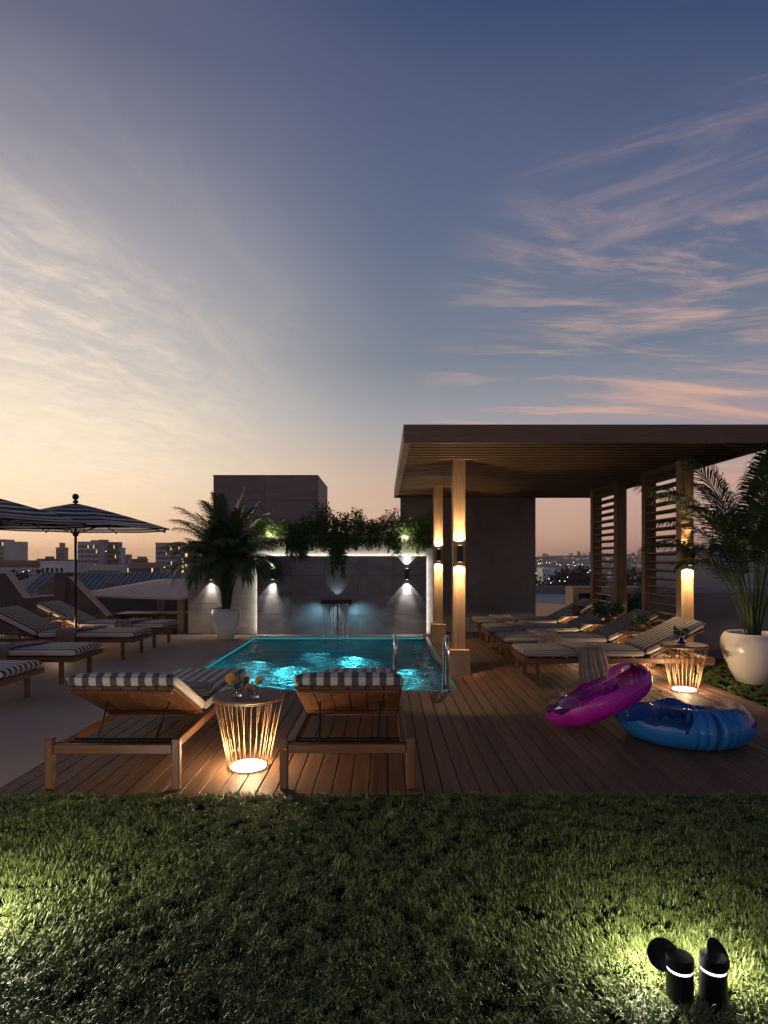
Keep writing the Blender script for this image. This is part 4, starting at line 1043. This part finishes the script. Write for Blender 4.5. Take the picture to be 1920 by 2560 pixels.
def palm(name, label, loc, pot_prof, pot_mat, soil_r, soil_z, fronds, leafmat, seed, nstem):
    t = thing(name, label, 'potted palm', loc); rng = random.Random(seed)
    m = MB(); m.lathe(pot_prof, 48, capb=True, capt=False); m.build('pot', pot_mat, t, smooth=True)
    m = MB(); m.lathe([(0, soil_z-.03), (soil_r, soil_z-.03), (soil_r, soil_z), (0, soil_z+.012)], 32); m.build('soil', 'soil', t)
    for k in range(nstem):
        a = rng.uniform(0, 6.28); rr = rng.uniform(0, .07); h = rng.uniform(.3, .6)
        m = MB(); m.tube([(rr*math.cos(a), rr*math.sin(a), soil_z-.02), (rr*1.4*math.cos(a), rr*1.4*math.sin(a), soil_z+h*.5), (rr*1.9*math.cos(a), rr*1.9*math.sin(a), soil_z+h)], [.02, .016, .010], 7); m.build('stem', 'stem', t, smooth=True)
    for k, (az, L_, th0, th1, lm, w) in enumerate(fronds):
        o = frond_mesh(L_, th0, th1, int(22+L_*15), lm, w, seed*100+k).build('frond', leafmat, t)
        rr = rng.uniform(.01, .07); o.location = (rr*math.cos(az), rr*math.sin(az), soil_z); o.rotation_euler = (0, 0, az)
    return t
POT1 = [(.115, 0), (.125, .003), (.20, .16), (.255, .33), (.272, .43), (.265, .52), (.243, .575), (.232, .58), (.225, .57), (.24, .50)]
rng = random.Random(31); FR = []
for k in range(66):
    az = 2*PI*k*.381966+rng.uniform(-.2, .2); q = k/65
    FR.append((az, rng.uniform(1.7, 2.35)*(1-.18*q), R(1+6*q), R(24+150*q+rng.uniform(-22, 22)), rng.uniform(.30, .42), .017))
palm('potted_palm', 'bushy palm in glossy white urn against the pale wall, left of the pool', (-2.93, 11.40, 0), POT1, 'ceramic_white', .232, .53, FR, 'foliage_a', 3, 10)
POT2 = [(.165, 0), (.18, .004), (.27, .17), (.335, .34), (.355, .45), (.345, .54), (.318, .592), (.300, .605), (.285, .598), (.30, .52)]
rng = random.Random(47); FR = []
for k in range(20):
    az = 2*PI*k*.381966+rng.uniform(-.25, .25); q = k/19
    FR.append((az, rng.uniform(2.5, 2.9)*(1-.36*q), R(3+11*q), R(44+68*q+rng.uniform(-10, 10)), rng.uniform(.42, .58), .019))
FR += [(R(176), 2.25, R(10), R(88), .52, .018), (R(160), 1.75, R(16), R(108), .48, .017), (R(200), 1.5, R(19), R(112), .44, .017)]
palm('potted_palm', 'tall feathery palm in big matte white pot on the grass at right', (4.46, 7.42, 0), POT2, 'ceramic_matte', .30, .55, FR, 'foliage_a', 5, 16)
# shrub beyond the louvred screens
rng = random.Random(5)
t = thing('leafy_shrub', 'feathery green shrub seen between the two louvred screens', 'shrub', (4.75, 11.6, 0))
m = MB(); m.tube([(0, 0, -.02), (.02, 0, .25), (0, .02, .5)], [.03, .022, .01], 7); m.build('stem', 'stem', t)
for k in range(18):
    o = frond_mesh(rng.uniform(.75, 1.25), R(6+k), R(60+k*3), 26, .30, .02, 900+k, start=.25).build('frond', 'foliage_b', t); o.location = (0, 0, .05); o.rotation_euler = (0, 0, k*2.4)

# trailing plants in the trough on the wall
tr = thing('planter_trough', 'stone planter trough running along the top of the pool wall', 'planter', (0, 0, 0))
b = MB(); b.box(-2.62, .98, 12.22, 12.27, 1.853, 1.95, c=.004); b.build('front_panel', 'travertine', tr)
b = MB(); b.box(-2.62, .98, 12.50, 12.55, 1.853, 1.95, c=.004); b.build('rear_panel', 'travertine', tr)
b = MB(); b.box(-2.61, .97, 12.271, 12.499, 1.853, 1.93); b.build('soil', 'soil', tr)
def trailing(label, x0, x1, up, trails, n, mat, seed, yc=12.34):
    rng = random.Random(seed); t = thing('trailing_plant', label, 'trailing plant', ((x0+x1)/2, yc, 1.93), 0, 'plants along the planter trough')
    cx = (x0+x1)/2; v, f = [], []; sm = MB()
    def leaf(p, d, l):
        s = d.orthogonal().normalized(); s = Matrix.Rotation(rng.uniform(0, 6.28), 3, d) @ s; u = d.cross(s); w = l*.5; o = len(v)
        v.extend([p, p+d*l*.42+s*w*.5+u*l*.08, p+d*l+u*-.1*l, p+d*l*.42-s*w*.5+u*l*.08]); f.extend([(o, o+1, o+2), (o, o+2, o+3)])
    nsprig = int((x1-x0)*165)
    for k in range(nsprig):      # upright sprigs
        bx = rng.uniform(x0, x1)-cx; by = rng.uniform(-.12, .10); h = 1.3*up*rng.uniform(.45, 1.1)*(.7+.5*mnoise.noise((bx*3+cx*3, 1.3, seed)))
        lx, ly = rng.uniform(-.25, .25)*h, rng.uniform(-.5, .15)*h
        pts = [Vector((bx+lx*q*q, by+ly*q, h*q)) for q in np.linspace(0, 1, 6)]; sm.tube(pts, .0025, 4)
        for j in range(int(n*(.6+h))):
            q = rng.random()**.8; i = min(4, int(q*5)); p = pts[i].lerp(pts[i+1], q*5-i)
            d = Vector((rng.gauss(0, 1), rng.gauss(-.25, 1), rng.gauss(.15, .8))).normalized(); leaf(p+d*.02, d, rng.uniform(.035, .075))
    trails = trails+[(tx_, .24, .2, 7) for tx_ in np.arange(x0+.1, x1, .16)]
    for (tx, ln, wd, cnt) in trails:   # hanging sprays in front of the wall
        for k in range(cnt):
            bx = tx-cx+rng.gauss(0, wd*.45); ll_ = ln*rng.uniform(.35, 1.)*math.exp(-((bx+cx-tx)/wd)**2*.35)
            oy = rng.uniform(-.24, -.17); sx = rng.uniform(-.06, .06)
            pts = [Vector((bx, -.05, .05)), Vector((bx, -.13, .06)), Vector((bx, oy, -.03))]+[Vector((bx+sx*q+.015*math.sin(q*7+k), oy-.02*math.sin(q*3), -.03-ll_*q)) for q in np.linspace(.15, 1, 7)]
            sm.tube(pts, .002, 4)
            for j in range(int(14+ll_*110)):
                q = rng.random()*(len(pts)-1.001); i = int(q); p = pts[i].lerp(pts[i+1], q-i)
                d = Vector((rng.gauss(0, 1), rng.gauss(-.5, .6), rng.gauss(-.45, .7))).normalized(); leaf(p, d, rng.uniform(.035, .07))
    m = MB(); m.add(v, f); m.build('foliage', mat, t, kind='stuff'); sm.build('stem', 'stem', t)
    return t
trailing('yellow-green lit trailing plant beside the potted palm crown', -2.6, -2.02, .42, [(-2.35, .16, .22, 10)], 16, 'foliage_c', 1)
trailing('dark bushy trailing plant with one long spray, left half of the trough', -2.05, -1.3, .42, [(-1.72, .62, .20, 34), (-1.55, .5, .16, 16)], 20, 'foliage_b', 2)
trailing('dark trailing plant with the longest hanging spray, middle of the trough', -1.32, -.45, .50, [(-.93, .90, .20, 46), (-1.2, .3, .2, 14), (-.6, .32, .2, 14)], 20, 'foliage_b', 3)
trailing('dark bushy plant with short sprays, right half of the trough', -.48, .42, .48, [(-.2, .16, .2, 8), (.22, .36, .14, 16)], 20, 'foliage_b', 4)
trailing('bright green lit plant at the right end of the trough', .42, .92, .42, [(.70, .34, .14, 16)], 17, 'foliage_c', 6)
def garden_bulb(loc, label, p):
    t = thing('globe_light', label, 'garden lamp', loc)
    m = MB(); m.lathe([(max(.001, .015*math.sin(a)), -.015*math.cos(a)) for a in np.linspace(0.02, PI-.02, 10)], 16); m.build('bulb', 'bulb', t, smooth=True)
    m = MB(); m.tube([(0, 0, -.15), (0, 0, -.014)], .006, 6); m.build('spike', 'black_metal', t)
    lamp('globe_lamp', 'POINT', (0, -.05, .01), p, (1, .93, .62), t, size=.03)
garden_bulb((.40, 12.20, 1.94), 'small white globe light at the right end of the plants', 3.5)
garden_bulb((-2.25, 12.16, 1.97), 'small globe light among the leaves by the palm crown', 4.)

# ================================================================== CITY, LEFT
def px(xs, ys, D): return ((xs-960)*D/1536, D, 1.5-(ys-1396)*D/1536)
def block(name, label, x0, x1, yt, D, mat, depth=7, cols=0, rows=0, winmat='glass_dark', lit=.04, cat='building', cap=None, ybot=None):
    a = px(x0, yt, D); b_ = px(x1, yt, D); zt = a[2]; zb = -26
    t = thing(name, label, cat, ((a[0]+b_[0])/2, D, zb)); w = (b_[0]-a[0])/2; h = zt-zb
    m = MB(); m.box(-w, w, 0, depth, 0, h); m.build('wall', mat, t)
    m = MB(); m.box(-w-.2, w+.2, -.2, depth+.2, h, h+.5); m.build('roof_edge', mat, t)
    if cap:
        c0, c1, ch = cap; m = MB(); m.box(-w+2*w*c0, -w+2*w*c1, 1, depth-1, h+.5, h+.5+ch); m.build('rooftop_housing', mat, t)
    if cols:
        vis = min(h-1, 40); wm = MB(); lm_ = MB(); rg = random.Random(len(label))
        cw = 2*w/cols; rh_ = vis/rows
        for i in range(cols):
            for j in range(rows):
                (lm_ if rg.random() < lit else wm).box(-w+cw*(i+.22), -w+cw*(i+.78), -.06, .05, h-1-rh_*(j+.85), h-1-rh_*(j+.2))
        wm.build('window_grid', winmat, t, kind='stuff')
        if lm_.v: lm_.build('lit_window', 'window_lit', t, kind='stuff')
    return t
block('office_block', 'dark slab tower at the left edge of the skyline', -60, 9, 1350, 425, 'facade_grey', cols=14, rows=12)
block('office_block', 'plain grey tower block at the left end of the skyline', 10, 55, 1356, 420, 'facade_light', cols=0, cap=(.15, .3, 1.5))
block('office_tower', 'slim tower with small roof housing left of the parasol pole', 140, 160, 1370, 520, 'facade_brown', cols=6, rows=14, cap=(.35, .7, 4))
block('office_block', 'wide grey office block right of the parasol pole', 194, 250, 1356, 380, 'facade_light', cols=16, rows=12, cap=(.55, .8, 1))
block('lift_tower', 'narrow lift tower joined to the wide office block', 247.5, 259, 1351, 379, 'facade_grey')
block('office_block', 'brown office block with one lit window beside the lift tower', 262, 294, 1357, 385, 'facade_brown', cols=9, rows=12, lit=.02)
block('office_block', 'low grey step block right of the brown office block', 294.5, 302, 1371, 386, 'facade_light', cols=2, rows=8)
block('office_block', 'small dark block in the skyline gap', 305, 319, 1388, 400, 'facade_grey', cols=4, rows=5)
block('long_low_block', 'long low dark building in the skyline gap', 320, 360, 1399, 410, 'brick_red', cols=10, rows=4, lit=.06)
block('office_block', 'little square block above the long low building', 343, 358, 1393, 430, 'facade_grey', cols=4, rows=5)
block('office_block', 'broad grey office slab by the palm fronds', 389, 452, 1359, 300, 'facade_light', cols=20, rows=14)
block('lit_office', 'office front with warm lit floors beside the palm fronds', 451.5, 480, 1375, 280, 'facade_brown', cols=3, rows=12, lit=.7)
block('brick_block', 'long low red brick building at the left skyline', -40, 90, 1403, 330, 'brick_red', cols=22, rows=5, lit=.03)
block('brick_block', 'dark brick hall left of the slim tower', 93, 131, 1399, 340, 'brick_red', cols=8, rows=4, cap=(.45, .75, 1.3))
block('low_block', 'dark low block right of the slim tower', 161, 182, 1401, 350, 'facade_grey', cols=5, rows=4)
block('white_building', 'white modernist building with dark window bands below the skyline', 101, 160, 1407, 190, 'facade_white', cols=5, rows=9)
block('white_building', 'pale low building below the slim tower', 161, 190, 1412, 200, 'facade_light', cols=5, rows=9)
block('low_block', 'low mixed rooftops under the wide office block', 196, 300, 1416, 240, 'facade_light', cols=18, rows=9, lit=.05)
block('low_block', 'low dark roofs with warm lights under the skyline gap', 300, 400, 1411, 260, 'facade_brown', cols=18, rows=9, lit=.10)
block('low_block', 'low pale rooftops behind the brown parapet', -50, 100, 1424, 210, 'facade_light', cols=18, rows=8, lit=.04)
# metal roofed halls
def hall(label, x0, x1, yr, ye, Dr, De, hip=0):
    a0 = px(x0, yr, Dr); a1 = px(x1, yr, Dr); ez = 1.5-(ye-1396)*De/1536
    t = thing('metal_roofed_hall', label, 'building', (0, 0, 0))
    X0, X1, zr = a0[0], a1[0], a0[2]
    m = MB(); m.add([(X0-hip, De, ez), (X1, De, ez), (X1, Dr, zr), (X0, Dr, zr), (X1, 2*Dr-De, ez), (X0-hip, 2*Dr-De, ez), (X0-hip, De, ez-.12), (X1, De, ez-.12)],
                    [(0, 1, 2, 3), (3, 2, 4, 5), (0, 3, 5), (1, 4, 2), (0, 6, 7, 1)]); m.build('roof', 'metal_roof', t)
    m = MB(); x = X0+.2
    while x < X1:
        m.add([(x-.03, De-.02, ez+.01), (x+.03, De-.02, ez+.01), (x+.03, De-.02, ez+.08), (x-.03, De-.02, ez+.08), (x-.03, Dr, zr+.01), (x+.03, Dr, zr+.01), (x+.03, Dr, zr+.08), (x-.03, Dr, zr+.08)],
              [(0, 1, 2, 3), (3, 2, 6, 7), (0, 3, 7, 4), (1, 5, 6, 2)]); x += .36
    m.build('roof_rib', 'metal_roof', t, kind='stuff')
    m = MB(); m.box(X0-hip+.1, X1-.1, De+.2, 2*Dr-De-.2, -26, ez-.01); m.build('wall', 'facade_grey', t)
    return t
hall('ribbed metal roofed hall behind the parasol pole', 166, 466, 1431, 1474, 42.2, 40)
hall('ribbed metal roofed hall seen through the parapet notch', 106, 141, 1432, 1474, 41, 38.8, hip=1.8)
for i, (xs, ys, D, lab) in enumerate(((272, 1462, 39.5, 'square dark vent box on the long metal roof'), (121, 1460, 38.3, 'square dark vent box on the notch-side metal roof'))):
    p = px(xs, ys, D); m = MB(); m.box(p[0]-.2, p[0]+.2, D, D+.4, -.9, p[2]+.05, c=.02); m.box(p[0]-.24, p[0]+.24, D-.04, D+.44, p[2]+.05, p[2]+.12); tag(m.build('roof_vent', 'brick_red'), lab, 'vent')
def far_tree(label, x, y, zb, h, w, seed, name='distant_tree'):
    rng = random.Random(seed); t = thing(name, label, 'tree', (x, y, zb))
    m = MB(); m.tube([(0, 0, 0), (0, 0, h*.55)], [h*.035, h*.015], 6)
    for k in range(4):
        a = k*1.7; m.tube([(0, 0, h*.4), (w*.3*math.cos(a), w*.3*math.sin(a), h*.7)], [h*.015, h*.006], 5)
    m.build('trunk', 'stem', t)
    v, f = [], []
    for k in range(420):
        d = Vector((rng.gauss(0, 1), rng.gauss(0, 1), rng.gauss(0, 1))).normalized()*(rng.random()**.4)
        lob = 1+.25*mnoise.noise((d.x*2+seed, d.y*2, d.z*2)); p = Vector((d.x*w*.5*lob, d.y*w*.5*lob, h*.62+d.z*h*.38*lob)); l = w*rng.uniform(.05, .11)
        n_ = Vector((rng.gauss(0, 1), rng.gauss(0, 1), rng.gauss(0, 1))).normalized(); s = n_.orthogonal().normalized()*l; u = n_.cross(s); o = len(v)
        v += [p-s, p+u*.7, p+s, p-u*.7]; f.append((o, o+1, o+2, o+3))
    m = MB(); m.add(v, f); m.build('crown', 'tree_far', t, kind='stuff'); return t
for i, (xs, yt, D) in enumerate(((45, 1421, 110), (30, 1424, 120), (62, 1423, 130), (75, 1425, 100), (112, 1426, 120))):
    p = px(xs, yt, D); far_tree(('round tree behind the parapet notch, second from left', 'round tree behind the parapet notch, leftmost of the row', 'round tree behind the parapet notch, third from left', 'round tree behind the parapet notch, fourth from left', 'lone round tree in front of the white modernist building')[i], p[0], D, -26, p[2]+26, 5.5, 60+i)['group'] = 'trees behind the left parapet'

# ================================================================== CITY, RIGHT (seen past the dark wall)
hb = thing('white_villa', 'white stepped apartment villa among trees beyond the dark wall', 'building', (0, 0, 0))
D = 330
for i, (x0, x1, y0, y1, dd) in enumerate(((1356, 1388, 1420, 1436, 0), (1352, 1400, 1430, 1452, -4), (1376, 1399, 1426, 1440, -2))):
    a = px(x0, y0, D); c = px(x1, y1, D); m = MB(); m.box(a[0], c[0], D+dd, D+dd+12, -26, a[2]); w = m.build('wall', 'facade_white', hb)
    for k in range(5):
        for r_ in range(2):
            wx = a[0]+(c[0]-a[0])*(k+.3)/5; wz = a[2]-1.1-r_*2.1; m = MB(); m.box(wx, wx+(c[0]-a[0])*.08, D+dd-.1, D+dd+.1, wz-.9, wz); m.build('window', 'glass_dark', w)
rng = random.Random(77); hm = []
for k in range(3):
    t = thing('hillside_house', 'small pale house on the far hillside seen past the pergola', 'house', (0, 0, 0), 0, 'houses on the far hillside')
    w, d, h = (9, 8, 6) if k == 0 else (13, 9, 8) if k == 1 else (8, 8, 11)
    m = MB(); m.box(-w/2, w/2, -d/2, d/2, -3, h); m.build('wall', ('facade_white', 'facade_light', 'facade_brown')[k], t)
    m = MB(); m.add([(-w/2-.4, -d/2-.4, h), (w/2+.4, -d/2-.4, h), (w/2+.4, d/2+.4, h), (-w/2-.4, d/2+.4, h), (-w/2, 0, h+2.4), (w/2, 0, h+2.4)], [(0, 1, 5, 4), (2, 3, 4, 5), (0, 4, 3), (1, 2, 5), (0, 3, 2, 1)]); m.build('roof', 'brick_red', t)
    for i in range(2):
        m = MB(); m.box(-w*.3+i*w*.4, -w*.1+i*w*.4, -d/2-.1, -d/2+.1, h*.45, h*.75); m.build('window', 'window_lit' if i == k % 2 else 'glass_dark', t)
    hm.append(t)
hobj = next(o for o in COL.objects if o.name == 'hill'); hv = np.array([tuple(v.co) for v in hobj.data.vertices])
def hill_z(x, y): return float(hv[np.argmin((hv[:, 0]-x)**2+(hv[:, 1]-y)**2), 2])
for k in range(90):
    D = rng.uniform(1520, 2150); xs = rng.uniform(1325, 1640); x = (xs-960)*D/1536
    o = hm[k] if k < 3 else copy_tree(hm[k % 3]); o.location = (x, D, hill_z(x, D)); o.rotation_euler = (0, 0, rng.uniform(-.6, .6))
for k in range(26):
    D = rng.uniform(380, 900); xs = rng.uniform(1330, 1640); x = (xs-960)*D/1536
    o = copy_tree(hm[k % 3]); o.location = (x, D, -26); o['label'] = 'low house on the plain below the far hills'; o['group'] = 'houses on the plain'; o.rotation_euler = (0, 0, rng.uniform(-.6, .6))
for k, (xs, yt, D, w) in enumerate(((1335, 1430, 260, 9), (1408, 1421, 300, 14), (1421, 1425, 290, 11), (1463, 1413, 300, 13), (1448, 1424, 310, 12), (1474, 1426, 280, 10), (1362, 1446, 210, 8), (1386, 1448, 205, 9), (1434, 1432, 270, 11), (1496, 1430, 260, 10), (1590, 1418, 240, 12), (1350, 1452, 190, 8))):
    p = px(xs, yt, D); o = far_tree('dark rounded tree in the valley past the pergola', p[0], D, -26, p[2]+26, w, 200+k); o['group'] = 'trees in the valley'
def lamp_dots(label, pts, mat, name='distant_street_lamp'):
    for (xs, ys, D) in pts:
        p = px(xs, ys, D); t = thing(name, label, 'street lamp', (p[0], D, -26), 0, 'street lamps in the valley')
        h = p[2]+26; m = MB(); m.tube([(0, 0, 0), (0, 0, h)], .12, 5); m.build('pole', 'black_metal', t)
        r_ = D*.0006; m = MB(); m.lathe([(max(.01, r_*math.sin(a)), h+r_-r_*math.cos(a)) for a in np.linspace(.02, PI-.02, 7)], 8); m.build('lamp_head', mat, t)
lamp_dots('street lamp glowing among the valley trees past the pergola', [(1372, 1448, 185), (1419, 1444, 220), (1377, 1458, 170), (1412, 1454, 180), (1399, 1453, 185), (1470, 1432, 230), (1475, 1427, 240), (1434, 1407, 700)], 'city_lamp_cool')
lamp_dots('warm street lamp glowing on the far hillside', [(xs, ys, 1400) for xs, ys in ((1346, 1410), (1352, 1409), (1366, 1407), (1374, 1408), (1392, 1411), (1420, 1412), (1437, 1415), (1455, 1412), (1400, 1413))], 'city_lamp')
for lab_, pt_ in (('warm lamp under the small dark skyline block', (305, 1414, 255)), ('warm lamp left of the palm fronds, below the broad office slab', (411, 1419, 250)), ('bright lamp on the brown office block beside the lift tower', (265, 1379, 378)), ('right-hand one of two lamps behind the parapet notch trees', (72, 1428, 150)), ('left-hand one of two lamps behind the parapet notch trees', (58, 1430, 150))):
    lamp_dots(lab_, [pt_], 'city_lamp')

# evening haze over the city
hz = bpy.data.materials.new('haze'); hz.use_nodes = True; hz.node_tree.nodes.clear()
pv = hz.node_tree.nodes.new('ShaderNodeVolumePrincipled'); ov = hz.node_tree.nodes.new('ShaderNodeOutputMaterial'); hz.node_tree.links.new(pv.outputs[0], ov.inputs['Volume'])
pv.inputs['Color'].default_value = (.86, .80, .80, 1); pv.inputs['Density'].default_value = .00013; pv.inputs['Anisotropy'].default_value = .55
MATS['haze'] = hz
b = MB(); b.box(-3510, 3510, -210, 4510, -31, 62); b.build('haze', 'haze', kind='stuff')

# bleed-proofing: drop empty labels
for o in COL.objects:
    if o.get('label') == '': del o['label']
